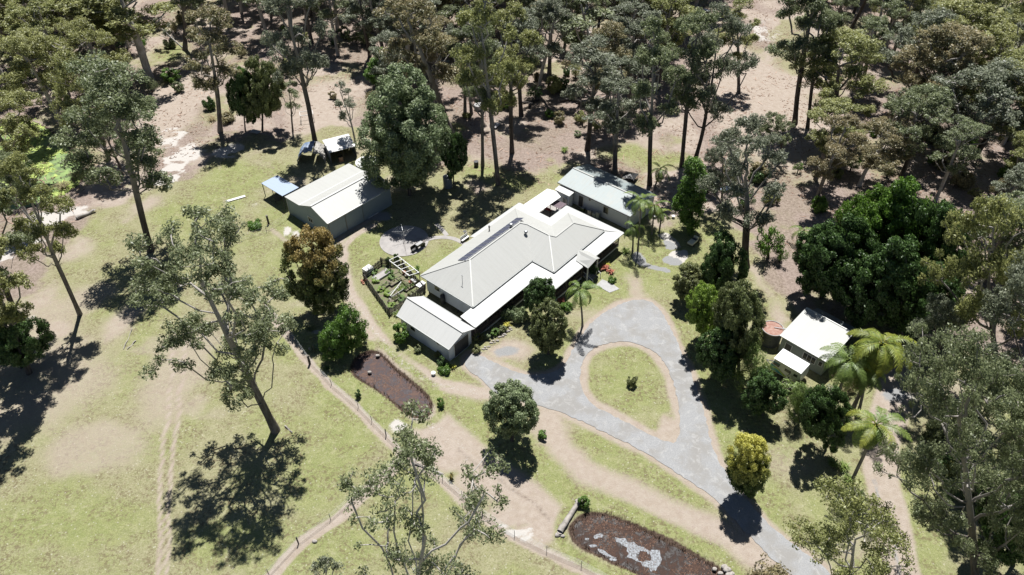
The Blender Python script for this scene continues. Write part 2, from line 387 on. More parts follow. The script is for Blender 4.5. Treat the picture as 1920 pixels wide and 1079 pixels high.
# garden lawns greener
for e in [(690,450,60,60),(760,500,70,35),(860,480,60,30),(700,600,50,50),(840,740,60,30),(880,800,60,60),(960,870,60,50),(1190,520,50,50),(1340,420,60,40),(1350,800,60,90),(1400,900,60,70),(1440,940,50,50),(1110,900,110,40),(1150,830,80,30),(1180,720,75,60),(1240,980,80,40),(1330,1030,60,30),(560,640,60,40),(560,500,60,50),(700,770,60,40),(620,760,50,60),(760,640,50,40),(930,690,50,30),(1110,560,50,30),(1240,930,120,40)]:
    G = np.maximum(G, .86 * em(*e, .8)); D = D * (1 - .7 * em(*e, .8))
# bare dirt
for px, wd, s_ in [([(700,425),(668,440),(648,462),(645,500),(660,545),(688,595),(720,640),(770,685),(830,716),(915,736)], .55, 1.),
                   ([(690,418),(645,438),(630,470),(632,510),(646,550),(672,600),(702,645),(750,692),(815,728),(915,742)], .55, 1.),
                   ([(345,640),(338,760),(325,860),(318,960),(312,1079)], .26, .78), ([(322,640),(318,760),(305,860),(300,960),(296,1079)], .26, .78),
                   ([(395,690),(385,780)], .3, .4),
                   ([(410,300),(416,345),(422,400)], .3, .7), ([(510,430),(545,460)], .5, .7)]:
    D = np.maximum(D, s_ * lm(px, wd, .5))
D = np.maximum(D, .6 * lm([(695,420),(640,450),(640,500),(655,548),(680,598),(712,642),(760,688),(822,722),(915,740)], 1.6, 1.0))
FENCE_A = [(588,404),(545,408),(500,436),(450,452),(428,470)]
FENCE_B = [(510,585),(545,628),(582,680),(622,722),(672,765),(724,818),(757,852)]
FENCE_C = [(757,852),(700,905),(620,975),(560,1020),(505,1079),(440,1150)]
FENCE_D = [(757,852),(830,900),(905,965),(965,1005),(1025,1035),(1090,1062),(1160,1100)]
for p, wd in ((FENCE_B, .62), (FENCE_C, .75), (FENCE_D, .55)):
    sh = [(x - (3 if p is not FENCE_C else -6), y + 3) for x, y in p]; D = np.maximum(D, .95 * lm(sh, wd, .35))
for e in [(830,850,60,40),(905,905,60,40),(790,800,40,30),(960,960,50,30),(1010,1000,50,25)]: D = np.maximum(D, .9 * em(*e, .7))
D = np.maximum(D, .95 * lm([(800,785),(850,830),(910,885),(980,930),(1030,975)], 2.5, 1.4))
B = np.maximum(B, .55 * lm([(860,845),(930,895),(1010,950),(1030,975)], .5, .9))
D = np.maximum(D, .85 * lm([(1030,790),(1050,840),(1100,885),(1180,920),(1260,960),(1350,1000),(1420,1045)], 1.9, 1.6))
D = np.maximum(D, .85 * em(1030,800,50,40,.7)); D = np.maximum(D, .8 * em(960,660,50,28,.6))
K = np.maximum(K, .7 * em(957,663,26,14,.5))
D = np.maximum(D, .7 * em(1195,545,30,40,.7)); D = np.maximum(D, .55 * em(1120,590,60,25,.8)); D = np.maximum(D, .5 * em(1480,870,70,45,.8))
edge = np.abs(sdist(X + wx * .3, Y + wy * .3, DRIVE_W)); D = np.maximum(D, .85 * ss(-edge, -1.5, -.1))
edge = np.abs(sdist(X + wx * .3, Y + wy * .3, ISLAND_W)); D = np.maximum(D, .95 * ss(-edge, -1.9, -.2))
D = np.maximum(D, .95 * em(1262,805,26,35,.5))
D = np.maximum(D, .75 * pm([(1440,470),(1500,470),(1500,600),(1450,640),(1440,560),(1395,500)], 1.2))
# right-hand track
D = np.maximum(D, .95 * lm([(1690,700),(1670,760),(1655,820),(1655,900),(1668,980),(1690,1079),(1700,1150)], 2.1, .7))
G = np.maximum(G, .6 * em(1730,900,50,60)); K = np.maximum(K, .85 * em(1680,748,32,16,.6)); K = np.maximum(K, .7 * lm([(1640,900),(1645,930)], .3, .4)); K = np.maximum(K, .6 * lm([(1672,985),(1682,1079)], .35, .4))
# grey patches in the lawn east of the house
for e in [(1246,462,12,8),(1266,488,13,9)]: K = np.maximum(K, .95 * em(*e, .3))
K = np.maximum(K, .9 * em(1205,489,9,13,.4)); K = np.maximum(K, .9 * lm([(1207,495),(1225,502),(1250,508)], .55, .3)); K = np.maximum(K, .8 * em(700,408,28,12,.5))
# white sand
for p in ([(345,640),(338,760),(325,860),(318,960),(312,1079)], [(322,640),(318,760),(305,860),(300,960),(296,1079)]): D = np.maximum(D, .85 * lm(p, .3, .35)); S = np.maximum(S, .30 * lm(p, .25, .4))
for e in [(60,560,60,40),(40,520,60,40),(100,620,50,30),(230,600,40,40),(120,470,60,30),(250,380,60,25)]: D = np.maximum(D, .75 * em(*e, .7))
S = np.maximum(S, .42 * lm([(650,540),(688,600),(712,640),(765,690),(822,722),(915,738)], .9, .6)); S = np.maximum(S, .40 * lm([(800,785),(850,830),(910,885),(960,920)], 1.3, 1.))
for p in (FENCE_B, FENCE_C, FENCE_D): S = np.maximum(S, .38 * lm([(x - 1, y + 2) for x, y in p], .4, .4))
for e in [(1252,450,18,14),(1272,478,17,13)]: S = np.maximum(S, .75 * em(*e, .3))
for e in [(320,252,30,12,1),(342,290,34,20,1.1),(325,322,24,18,1.1),(298,332,16,14,1),(310,270,20,12,.8),(90,410,50,16,.9),(140,400,30,12,.8),(20,470,30,18,.9),(425,285,30,14,.95),(415,395,10,25,.5),(470,385,14,8,.5),(745,800,24,15,.9),(760,815,18,9,.8),(975,1002,26,10,1),(1010,1015,36,8,.7),(30,455,60,16,.9),(60,430,30,12,.8),(120,410,40,12,.7),(50,590,26,9,.6),(535,430,12,8,.8),(550,440,10,10,.8),(600,620,14,8,.6),(100,985,12,6,.5),(1010,205,50,16,.45),(1100,190,40,14,.45),(1420,60,40,25,.6),(1440,50,30,30,.5),(940,985,30,8,.6)]:
    S = np.maximum(S, e[4] * em(*e[:4], .9) * ss(fbm(X, Y, 2.2, 61), .22, .44))
# forest floor
fs = ss(sdist(fx2, fy2, FOREST), -2.2, 2.2)
clear = np.maximum(em(1420,190,110,120,.4), np.maximum(em(330,200,55,90,.5), em(610,200,70,60,.5)))
L = fs * (.35 + .65 * ss(fbm(X, Y, 8, 77), .3, .6)) * (1 - .75 * clear)
D = np.maximum(D * (1 - fs), fs * .9 * np.maximum(ss(fbm(X, Y, 6, 5), .3, .6), clear)); G = G * (1 - .8 * fs)
for e in [(1180,285,40,16),(850,240,20,8),(900,320,60,22),(960,340,50,20),(1860,40,120,60),(320,100,40,20),(460,340,50,25),(1240,300,60,12)]:
    G = np.maximum(G, .8 * em(*e, .8)); D = D * (1 - .7 * em(*e, .8)); L = L * (1 - .7 * em(*e, .8))
D = D * (1 - .5 * em(1200,40,1,1))
for P, q in ((POND1, 1), (POND2, 1), (SWAMP, .7)):
    s_ = sdist(X + wx * .2, Y + wy * .2, P); B = np.maximum(B, q * ss(s_, -.55, .15)); e_ = ss(-np.abs(s_ + 1.2), -1.2, -.2); G = np.maximum(G, .85 * e_ * (1 - fs)); D = D * (1 - .6 * e_)
# ponds sink a little
Z = -.5 * ss(np.maximum(sdist(X, Y, POND1), sdist(X, Y, POND2)), -.3, .8) - .25 * ss(sdist(X, Y, SWAMP), -.5, 1.5)
Z = Z + .06 * (mid_ - .5) * ss(sdist(X, Y, U2([(-900,1500),(-900,560),(330,330),(520,420),(520,600),(757,855),(440,1200)])), 0, 3)
ny, nx = X.shape; ii = np.arange(ny * nx).reshape(ny, nx)
Fq = np.stack([ii[:-1, :-1], ii[:-1, 1:], ii[1:, 1:], ii[1:, :-1]], -1).reshape(-1, 4)
gm = np_mesh('ground', np.stack([X, Y, Z], -1).reshape(-1, 3), [Fq], {'wa': np.stack([G, D, S], -1).reshape(-1, 3).clip(0, 1), 'wb': np.stack([L, K, B], -1).reshape(-1, 3).clip(0, 1)}, True)
m, n, l, b = new_mat('ground_cover'); M['ground'] = m
wa = N(n, 'ShaderNodeAttribute', attribute_name='wa'); wb = N(n, 'ShaderNodeAttribute', attribute_name='wb')
sa = N(n, 'ShaderNodeSeparateColor'); sb = N(n, 'ShaderNodeSeparateColor'); l.new(wa.outputs['Color'], sa.inputs[0]); l.new(wb.outputs['Color'], sb.inputs[0])
tc = N(n, 'ShaderNodeTexCoord'); ov = tc.outputs['Object']
n1 = noise(n, l, 1.1, 6, .7, ov); n2 = noise(n, l, 4.2, 5, .7, ov); n3 = noise(n, l, .32, 5, .65, ov); n4 = noise(n, l, 9, 3, .75, ov); n5 = noise(n, l, 2.3, 6, .75, ov, .4)
def edge_(wt, k=.9, a=.32, bb=.68):            # weight pushed about by fine noise
    v = mth(n, l, 'ADD', wt, mth(n, l, 'MULTIPLY', mth(n, l, 'SUBTRACT', mth(n, l, 'ADD', mth(n, l, 'MULTIPLY', n1, .5), mth(n, l, 'MULTIPLY', n2, .5)), .5), k))
    return sstep(n, l, v, a, bb)
dry = mixc(n, l, sstep(n, l, n2, .35, .68), (.300, .278, .175), (.215, .195, .110))
grn = mixc(n, l, sstep(n, l, n1, .35, .68), (.205, .230, .082), (.285, .288, .130))
grn = mixc(n, l, mth(n, l, 'MULTIPLY', sstep(n, l, n4, .42, .66), .5), grn, (.12, .15, .05))
c = mixc(n, l, edge_(sa.outputs[0], 1.3, .2, .8), dry, grn)
n6 = noise(n, l, 15, 3, .8, ov); n7 = noise(n, l, .75, 6, .78, ov, 1.2)
c = mixc(n, l, mth(n, l, 'MULTIPLY', sstep(n, l, n6, .40, .62), .42), c, (.115, .130, .052))
n8 = noise(n, l, 2.6, 5, .85, ov, .3); n9 = noise(n, l, 6, 4, .85, ov)
c = mixc(n, l, mth(n, l, 'MULTIPLY', sstep(n, l, n8, .50, .62), .50), c, (.130, .145, .058))
c = mixc(n, l, mth(n, l, 'MULTIPLY', sstep(n, l, n9, .53, .63), .55), c, (.36, .335, .215))
c = mixc(n, l, mth(n, l, 'MULTIPLY', sstep(n, l, n9, .46, .36), .50), c, (.095, .088, .045))
c = mixc(n, l, mth(n, l, 'MULTIPLY', sstep(n, l, n7, .50, .66), .45), c, (.33, .31, .20))
weed = mth(n, l, 'MULTIPLY', sstep(n, l, n5, .49, .56), sstep(n, l, n3, .44, .56))
c = mixc(n, l, mth(n, l, 'MULTIPLY', weed, .68), c, (.12, .092, .055))
fl = N(n, 'ShaderNodeTexVoronoi', i_Scale=1.6); l.new(ov, fl.inputs['Vector'])
c = mixc(n, l, mth(n, l, 'MULTIPLY', mth(n, l, 'LESS_THAN', fl.outputs['Distance'], .13), .5), c, (.42, .40, .33))
c = mixc(n, l, mth(n, l, 'MULTIPLY', sstep(n, l, n4, .62, .76), .4), c, (.36, .34, .24))
drt = mixc(n, l, sstep(n, l, n1, .3, .7), (.36, .305, .265), (.29, .235, .195))
drt = mixc(n, l, mth(n, l, 'MULTIPLY', sstep(n, l, n6, .5, .68), .45), drt, (.20, .15, .115))
drt = mixc(n, l, mth(n, l, 'MULTIPLY', sstep(n, l, n4, .5, .72), .5), drt, (.42, .37, .32))
c = mixc(n, l, mth(n, l, 'MULTIPLY', edge_(sa.outputs[1], .9, .25, .85), .92), c, drt)
lit = mixc(n, l, sstep(n, l, n5, .35, .65), (.31, .245, .215), (.16, .122, .10))
lit = mixc(n, l, sstep(n, l, n4, .56, .7), lit, (.38, .32, .29)); lit = mixc(n, l, mth(n, l, 'MULTIPLY', sstep(n, l, n6, .45, .62), .5), lit, (.10, .075, .06))
c = mixc(n, l, mth(n, l, 'MULTIPLY', edge_(sb.outputs[0], 1.2, .25, .85), .85), c, lit)
c = mixc(n, l, edge_(sa.outputs[2], 1.1, .38, .62), c, (.42, .395, .365))
grv = mixc(n, l, sstep(n, l, n4, .35, .68), (.265, .265, .262), (.20, .20, .20))
c = mixc(n, l, edge_(sb.outputs[1], .8, .3, .7), c, grv)
mud = mixc(n, l, sstep(n, l, n5, .4, .65), (.055, .035, .026), (.10, .072, .055))
c = mixc(n, l, edge_(sb.outputs[2], .5, .3, .7), c, mud)
l.new(c, b.inputs['Base Color']); b.inputs['Roughness'].default_value = .95; b.inputs['Specular IOR Level'].default_value = .12
bp = N(n, 'ShaderNodeBump'); bp.inputs['Strength'].default_value = .7; bp.inputs['Distance'].default_value = .12
l.new(mth(n, l, 'ADD', n4, mth(n, l, 'MULTIPLY', n5, 1.2)), bp.inputs['Height']); l.new(bp.outputs[0], b.inputs['Normal'])
tag(link('ground', gm, M['ground']), kind='structure')

def flat_sheet(name, outer, z, mat, holes=(), th=0, jag=.12, seed=1):
    """flat polygon with optional holes, triangulated through a 2-D curve"""
    rr = random.Random(seed)
    cu = bpy.data.curves.new(name, 'CURVE'); cu.dimensions = '2D'; cu.fill_mode = 'BOTH'
    for P in [outer] + list(holes):
        Q = []
        for k in range(len(P)):
            a = Vector(P[k]); b_ = Vector(P[(k + 1) % len(P)]); L_ = (b_ - a).length; nn = max(1, int(L_ / .35)) if jag else 1
            for j in range(nn):
                p = a.lerp(b_, j / nn); Q.append((p.x + rr.uniform(-jag, jag), p.y + rr.uniform(-jag, jag)))
        sp = cu.splines.new('POLY'); sp.points.add(len(Q) - 1); sp.use_cyclic_u = True
        for k, q in enumerate(Q): sp.points[k].co = (q[0], q[1], 0, 1)
    to = bpy.data.objects.new('tmp', cu); C.objects.link(to)
    me = bpy.data.meshes.new_from_object(to.evaluated_get(bpy.context.evaluated_depsgraph_get()))
    bpy.data.objects.remove(to); me.name = name; me.materials.clear(); me.materials.append(mat)
    if me.polygons and me.polygons[0].normal.z < 0: me.flip_normals()
    o = bpy.data.objects.new(name, me); C.objects.link(o); o.location.z = z
    return o
m, n, l, b = new_mat('driveway_gravel'); M['gravel'] = m
tc = N(n, 'ShaderNodeTexCoord'); ov = tc.outputs['Object']
a1 = noise(n, l, 7, 5, .8, ov); a2 = noise(n, l, .35, 5, .6, ov); a3 = noise(n, l, 22, 2, .8, ov)
c = mixc(n, l, sstep(n, l, a1, .35, .65), (.285, .284, .282), (.215, .217, .222))
c = mixc(n, l, mth(n, l, 'MULTIPLY', sstep(n, l, a2, .42, .62), .75), c, (.215, .205, .19)); c = mixc(n, l, mth(n, l, 'MULTIPLY', sstep(n, l, noise(n, l, 1.1, 6, .75, ov, .8), .5, .66), .55), c, (.35, .345, .335))
c = mixc(n, l, mth(n, l, 'MULTIPLY', sstep(n, l, a3, .58, .7), .5), c, (.12, .12, .125))
l.new(c, b.inputs['Base Color']); b.inputs['Roughness'].default_value = .95; b.inputs['Specular IOR Level'].default_value = .15
bp = N(n, 'ShaderNodeBump'); bp.inputs['Strength'].default_value = .35; bp.inputs['Distance'].default_value = .02; l.new(a3, bp.inputs['Height']); l.new(bp.outputs[0], b.inputs['Normal'])
tag(flat_sheet('driveway', DRIVE_W, .045, M['gravel'], [ISLAND_W], jag=.12), kind='structure')
# ponds
def water_mat(name, mud, wet, glint=0.0):
    m, n, l, b = new_mat(name); tc = N(n, 'ShaderNodeTexCoord'); ov = tc.outputs['Object']
    a = noise(n, l, 1.1, 6, .75, ov, .5); q = noise(n, l, 5, 5, .8, ov)
    c = mixc(n, l, sstep(n, l, a, .42, .6), wet, mud)
    c = mixc(n, l, mth(n, l, 'MULTIPLY', sstep(n, l, q, .56, .7), .5), c, (.15, .11, .09))
    l.new(c, b.inputs['Base Color']); r_ = sstep(n, l, a, .40, .55)
    l.new(mth(n, l, 'ADD', .35, mth(n, l, 'MULTIPLY', r_, .5)), b.inputs['Roughness']); b.inputs['Specular IOR Level'].default_value = .12
    bp = N(n, 'ShaderNodeBump'); bp.inputs['Strength'].default_value = .5; bp.inputs['Distance'].default_value = .05; l.new(q, bp.inputs['Height']); l.new(bp.outputs[0], b.inputs['Normal'])
    return m
M['pond1'] = water_mat('muddy_pond', (.105, .068, .056), (.045, .036, .040))
M['pond2'] = water_mat('brown_pond', (.058, .036, .028), (.022, .017, .016))
M['glint'] = simple('painted_glint', (.29, .31, .33), .8, .4, 5, col2=(.08, .07, .065), spec=.1)  # pale blue-grey patches paint the water's glint as colour
tag(flat_sheet('pond_water', POND1, -.22, M['pond1'], jag=.05), kind='structure')
tag(flat_sheet('pond_water', POND2, -.22, M['pond2'], jag=.05), kind='structure')
tag(flat_sheet('swamp_water', SWAMP, -.10, simple('swamp_water', (.20, .29, .09), .5, .3, .8, col2=(.08, .11, .05)), jag=.05), kind='structure')
sc1 = U2(smooth([(1153,1010),(1163,1008),(1175,1012),(1190,1018),(1205,1028),(1220,1032),(1238,1030),(1243,1045),(1238,1060),(1228,1070),(1216,1070),(1205,1058),(1185,1050),(1174,1044),(1180,1035),(1172,1024),(1158,1018)], 1), -.2)
hole = U2(smooth([(1190,1040),(1200,1034),(1213,1036),(1221,1044),(1215,1053),(1203,1054),(1192,1048)], 1), -.2)
tag(flat_sheet('painted_glint', sc1, -.205, M['glint'], [hole], jag=.2), kind='structure')  # sheet of painted glint lying on the water
for P in ([(1112,1006),(1118,1002),(1130,1001),(1132,1007),(1122,1010),(1113,1011)], [(1097,1009),(1104,1008),(1104,1012),(1098,1012)], [(1103,1022),(1114,1020),(1120,1024),(1110,1027)], [(1140,1046),(1152,1046),(1158,1051),(1146,1052)], [(1120,1028),(1130,1030),(1145,1042),(1160,1046),(1148,1048),(1135,1042),(1124,1036)]):
    tag(flat_sheet('painted_glint', U2(smooth(P, 1), -.2), -.204, M['glint'], jag=.06, seed=len(P)), kind='structure')
# concrete pad and paths
padc = un(758, 452)
t = empty('concrete_pad', (padc[0], padc[1], 0), 0, 'round concrete pad in the back lawn under the clothesline', 'concrete pad')
mb = MB(); mb.cyl((0, 0, -.1), 3.8, .18, 56); mb.build('slab', M['concrete'], t)
for k in range(8):
    q = MB(); a = k * math.pi / 4 + .2; q.bar((.3 * math.cos(a), .3 * math.sin(a), .083), (3.7 * math.cos(a), 3.7 * math.sin(a), .083), .05, .01)
    q.build('joint', M['concrete_pale'] if k % 3 else M['timber'], t)
def strip(px, wd):
    P = [Vector(p) for p in smooth(U2(px), 2, False)]; A = []; B_ = []
    for k, p in enumerate(P):
        d = (P[min(k + 1, len(P) - 1)] - P[max(k - 1, 0)]).normalized(); nn = Vector((-d.y, d.x)) * wd / 2
        A.append(tuple(p + nn)); B_.append(tuple(p - nn))
    return A + B_[::-1]
tag(flat_sheet('garden_path', strip([(799,450),(820,445),(845,446),(862,452),(878,462)], .8), .03, M['concrete'], jag=.02), kind='structure')
tag(flat_sheet('garden_path', strip([(838,442),(830,432),(818,420)], .7), .026, M['concrete'], jag=.02), kind='structure')
tag(flat_sheet('entrance_path', U2([(1129,524.5),(1117.5,535.5),(1143,549.5),(1161.5,542.5),(1146,531)]), .05, M['concrete_pale'], jag=0), kind='structure')

# ------------------------------------------------------------------ buildings (x along a, y = -b in each local frame)
def roof_faces(parent, faces, mat, name='roof', th=.07):
    mb = MB()
    for f in faces: mb.poly([(a, -b_, z) for a, b_, z in f], th, True)
    return mb.build(name, mat, parent)
def wallbox(parent, name, a0, a1, b0, b1, z0, z1, mat):
    mb = MB(); mb.box(((a0 + a1) / 2, -(b0 + b1) / 2, (z0 + z1) / 2), (a1 - a0, b1 - b0, z1 - z0)); return mb.build(name, mat, parent)
def opening(parent, kind, c, wdt, hgt, axis, mat, frame=True, panes=1):
    """window or door set on a wall; c = (a, b, z centre); axis 'a' runs along a, 'b' along b"""
    a, b_, z = c; d = .06
    sz = (wdt, d, hgt) if axis == 'a' else (d, wdt, hgt)
    mb = MB(); mb.box((a, -b_, z), sz); o = mb.build(kind, mat, parent)
    if frame:
        fm = MB(); t = .07; dd = d + .05
        for s in (-1, 1):
            if axis == 'a':
                fm.box((a + s * wdt / 2, -b_, z), (t, dd, hgt + t)); fm.box((a, -b_, z + s * hgt / 2), (wdt - t, dd - .01, t))
            else:
                fm.box((a, -b_ + s * wdt / 2, z), (dd, t, hgt + t)); fm.box((a, -b_, z + s * hgt / 2), (dd - .01, wdt - t, t))
        for k in range(1, panes):
            q = -wdt / 2 + wdt * k / panes
            if axis == 'a': fm.box((a + q, -b_, z), (t * .7, dd - .006, hgt - t))
            else: fm.box((a, -b_ + q, z), (dd - .006, t * .7, hgt - t))
        fm.build('frame', M['trim'], o)
    return o

A50 = R(50)
house = empty('farmhouse', (-12.69, 75.49, 0), A50, 'long pale house with hipped white metal roof, solar panels and wide front verandah', 'house')
W_, S_, V_, A1, A2 = (0, 0, 3.6), (0, 9.8, 3.6), (12.5, 9.8, 3.6), (4.9, 4.9, 6), (15.7, 4.9, 6)
NP, C1, C2, D1, D2 = (20.6, 0, 3.6), (16.55, 5.75, 5.585), (16.55, 9.65, 5.585), (17.25, 10.35, 5.24), (21.55, 10.35, 5.24)
WS, EE, N2, VN = (12.5, 13.7, 3.6), (24.9, 13.7, 3.6), (24.9, 7, 3.6), (20.6, 7, 3.6)
roof = roof_faces(house, [[W_, A1, A2, NP], [W_, S_, A1], [S_, V_, C1, A2, A1], [A2, C1, C2, D1, VN, NP], [V_, WS, C2, C1], [WS, EE, D2, D1, C2], [VN, D1, D2, N2], [EE, N2, D2]], M['roof'])
# ridge and hip cappings
cap = MB()
for p, q in [(W_, A1), (S_, A1), (A1, A2), (A2, C1), (C1, C2), (C2, WS), (C2, D1), (D1, D2), (D2, EE), (D2, N2), (A2, NP)]:
    cap.bar((p[0], -p[1], p[2] + .035), (q[0], -q[1], q[2] + .035), .18, .04)
cap.build('ridge_cap', M['roof'], roof)
vroof = roof_faces(house, [[(11.2, 0, 3.58), (20.6, 0, 3.58), (22.6, -.9, 3.12), (11.2, -.9, 3.2)], [(20.6, 0, 3.58), (20.6, 7, 3.58), (22.6, 5.2, 3.05), (22.6, -.9, 3.12)],
    [(20.6, 7, 3.58), (24.9, 7, 3.58), (26.9, 5.2, 3.0), (22.6, 5.2, 3.05)], [(24.9, 7, 3.58), (24.9, 13.6, 3.5), (26.9, 15.9, 2.98), (26.9, 5.2, 3.0)],
    [(12.4, 13.5, 3.38), (24.9, 13.5, 3.38), (26.9, 15.9, 2.98), (10.4, 15.6, 2.98)], [(12.4, 9.6, 3.38), (12.4, 13.5, 3.38), (10.4, 15.6, 2.98), (10.4, 12.15, 2.98)],
    [(-2.25, 9.6, 3.38), (12.4, 9.6, 3.38), (10.4, 12.15, 2.98), (-2.25, 12.15, 2.98)]], M['roof_white'], 'verandah_roof')
gut = MB()
def gline(p, q, t=.12): gut.bar((p[0], -p[1], p[2] - .06), (q[0], -q[1], q[2] - .06), t, t)
for p, q in [((0, 9.86, 3.58), (12.56, 9.86, 3.58)), ((12.44, 9.86, 3.58), (12.44, 13.76, 3.58)), ((12.44, 13.78, 3.58), (24.9, 13.78, 3.58)), ((-.06, 0, 3.58), (-.06, 9.86, 3.58)), ((0, -.06, 3.58), (11.2, -.06, 3.58)),
             ((-2.2, 12.2, 2.98), (10.4, 12.2, 2.98)), ((10.35, 12.2, 2.98), (10.35, 15.65, 2.98)), ((10.4, 15.68, 2.98), (16.6, 15.78, 2.98)), ((19.8, 15.82, 2.98), (26.9, 15.95, 2.98)), ((26.95, 15.9, 2.98), (26.95, 5.2, 2.98)), ((22.6, 5.15, 3.0), (26.9, 5.15, 2.98)), ((22.65, 5.2, 3.02), (22.65, -.9, 3.1)), ((11.2, -.95, 3.18), (22.6, -.95, 3.1))]: gline(p, q)
gut.build('gutter', M['gutter'], roof)
wl = MB()
for a0, a1, b0, b1 in [(.5, 20.4, .5, 9.3), (12.9, 20.4, 9.28, 13.2), (20.38, 24.5, 7.4, 13.2)]:
    wl.box(((a0 + a1) / 2, -(b0 + b1) / 2, 2.12), (a1 - a0, b1 - b0, 2.9))
wall = wl.build('wall', M['wall'], house)
for a, b_ in [(.7, .7), (.7, 3.4), (.7, 6.2), (.7, 9.1), (4, 9.1), (8, 9.1), (4, .7), (8, .7)]:
    q = MB(); q.box((a, -b_, .33), (.2, .2, .68)); q.build('stump', M['steel_dark'], house)
wallbox(house, 'verandah_deck', -2.0, 10.5, 9.32, 11.9, .62, .74, M['deck'])
wallbox(house, 'verandah_deck', 10.52, 26.6, 13.22, 15.5, .62, .74, M['deck'])
wallbox(house, 'verandah_deck', 24.52, 26.6, 5.5, 13.2, .625, .745, M['deck'])
wallbox(house, 'verandah_deck', 10.52, 12.88, 9.32, 13.2, .625, .745, M['deck'])
sk = MB()
for a0, a1, b0, b1 in [(-2, 10.5, 11.86, 11.92), (10.5, 16.9, 15.46, 15.52), (19.5, 26.6, 15.46, 15.52), (26.56, 26.62, 5.5, 15.45), (10.46, 10.52, 11.93, 15.45)]:
    sk.box(((a0 + a1) / 2, -(b0 + b1) / 2, .46), (a1 - a0, b1 - b0, .30))
sk.build('skirting', M['trim'], house)
ps = [(a, 11.84) for a in (-1.9, .6, 3.1, 5.6, 8.1, 10.45)] + [(a, 15.44) for a in (10.6, 13.2, 16.9, 19.5, 22., 24.4, 26.5)] + [(26.5, 12.8), (26.5, 10.2), (26.5, 7.6), (26.5, 5.6)]
for a, b_ in ps:
    q = MB(); q.box((a, -b_, 1.86), (.11, .11, 2.24)); q.build('verandah_post', M['trim'] if False else M['timber_dark'], house)
def rail(p, q):
    rl = MB()
    for z in (.95, 1.62): rl.bar((p[0], -p[1], z), (q[0], -q[1], z), .06, .05)
    L_ = math.hypot(q[0] - p[0], q[1] - p[1]); k = int(L_ / .16)
    for j in range(k):
        f = j / k; a = p[0] + (q[0] - p[0]) * f; b_ = p[1] + (q[1] - p[1]) * f; rl.box((a, -b_, 1.28), (.035, .035, .67))
    rl.build('railing', M['timber_dark'], house)
for i in range(5): rail(ps[i], ps[i + 1])
rail((10.45, 11.84), (10.6, 15.44))
for i in (6, 7, 9, 10, 11, 12, 13, 14, 15): rail(ps[i], ps[i + 1])
for c, wd, hg, ax, k, pn in [((3, 9.33, 2.1), 1.6, 1.3, 'a', 'window', 2), ((7.6, 9.33, 2.1), 1.6, 1.3, 'a', 'window', 2), ((5.3, 9.33, 1.75), .95, 2.05, 'a', 'door', 1), ((15, 13.23, 2.1), 1.6, 1.3, 'a', 'window', 2), ((18.2, 13.23, 1.77), 1., 2.05, 'a', 'door', 1),
                             ((21.8, 13.23, 2.1), 1.8, 1.3, 'a', 'window', 2), ((12.87, 11.3, 2.1), 1.4, 1.2, 'b', 'window', 2), ((24.53, 10.4, 2.1), 1.8, 1.3, 'b', 'window', 2), ((.47, 2.6, 2.3), 1.0, .8, 'b', 'window', 1), ((20.43, 3.3, 1.8), 1.8, 2.05, 'b', 'door', 2)]:
    opening(house, k, c, wd, hg, ax, M['glass'] if k == 'window' else M['door_dark'], True, pn)
hw = MB(); hw.box((.2, 3.95, 0), (.01, .01, .01)); hw = MB(); hw.cyl((.12, -3.9, .55), .32, 1.5, 16); hw.cyl((.12, -3.9, 2.05), .32, .12, 16, .1); hw.build('hot_water_tank', M['steel_dark'], house, True)
# porch gable over the steps
pg = roof_faces(house, [[(16.75, 16.6, 3.02), (18.2, 16.95, 3.95), (18.2, 13.75, 3.95), (16.75, 14.4, 3.30)], [(19.65, 16.6, 3.02), (18.2, 16.95, 3.95), (18.2, 13.75, 3.95), (19.65, 14.4, 3.30)]], M['roof'], 'porch_roof')
q = MB(); q.add([(16.9, -16.4, 2.98), (19.5, -16.4, 2.98), (18.2, -16.4, 3.83)], [(0, 1, 2), (2, 1, 0)][:1]); q.add([(16.9, -16.34, 2.98), (19.5, -16.34, 2.98), (18.2, -16.34, 3.83)], [(2, 1, 0)]); q.build('gable_panel', M['wall'], pg)
for a in (17.0, 19.4):
    q = MB(); q.box((a, -16.4, 1.5), (.14, .14, 2.96)); q.build('porch_post', M['trim'], house)
q = MB()
for k in range(4): q.box((18.2, -(15.7 + k * .3), .59 - k * .16), (1.7, .29, .06)); 
for s in (-1, 1):
    q.bar((18.2 + s * .9, -15.55, .6), (18.2 + s * .9, -17.0, .02), .06, .2)
q.build('step', M['concrete'], house)
q = MB()
for s in (-1, 1):
    q.bar((18.2 + s * 1.0, -15.6, 1.5), (18.2 + s * 1.0, -17.3, .85), .06, .06); q.bar((18.2 + s * 1.0, -17.3, .85), (18.2 + s * 1.0, -17.3, 0), .07); q.bar((18.2 + s * 1.0, -16.4, .65), (18.2 + s * 1.0, -16.4, 1.2), .05)
q.build('handrail', M['trim'], house)
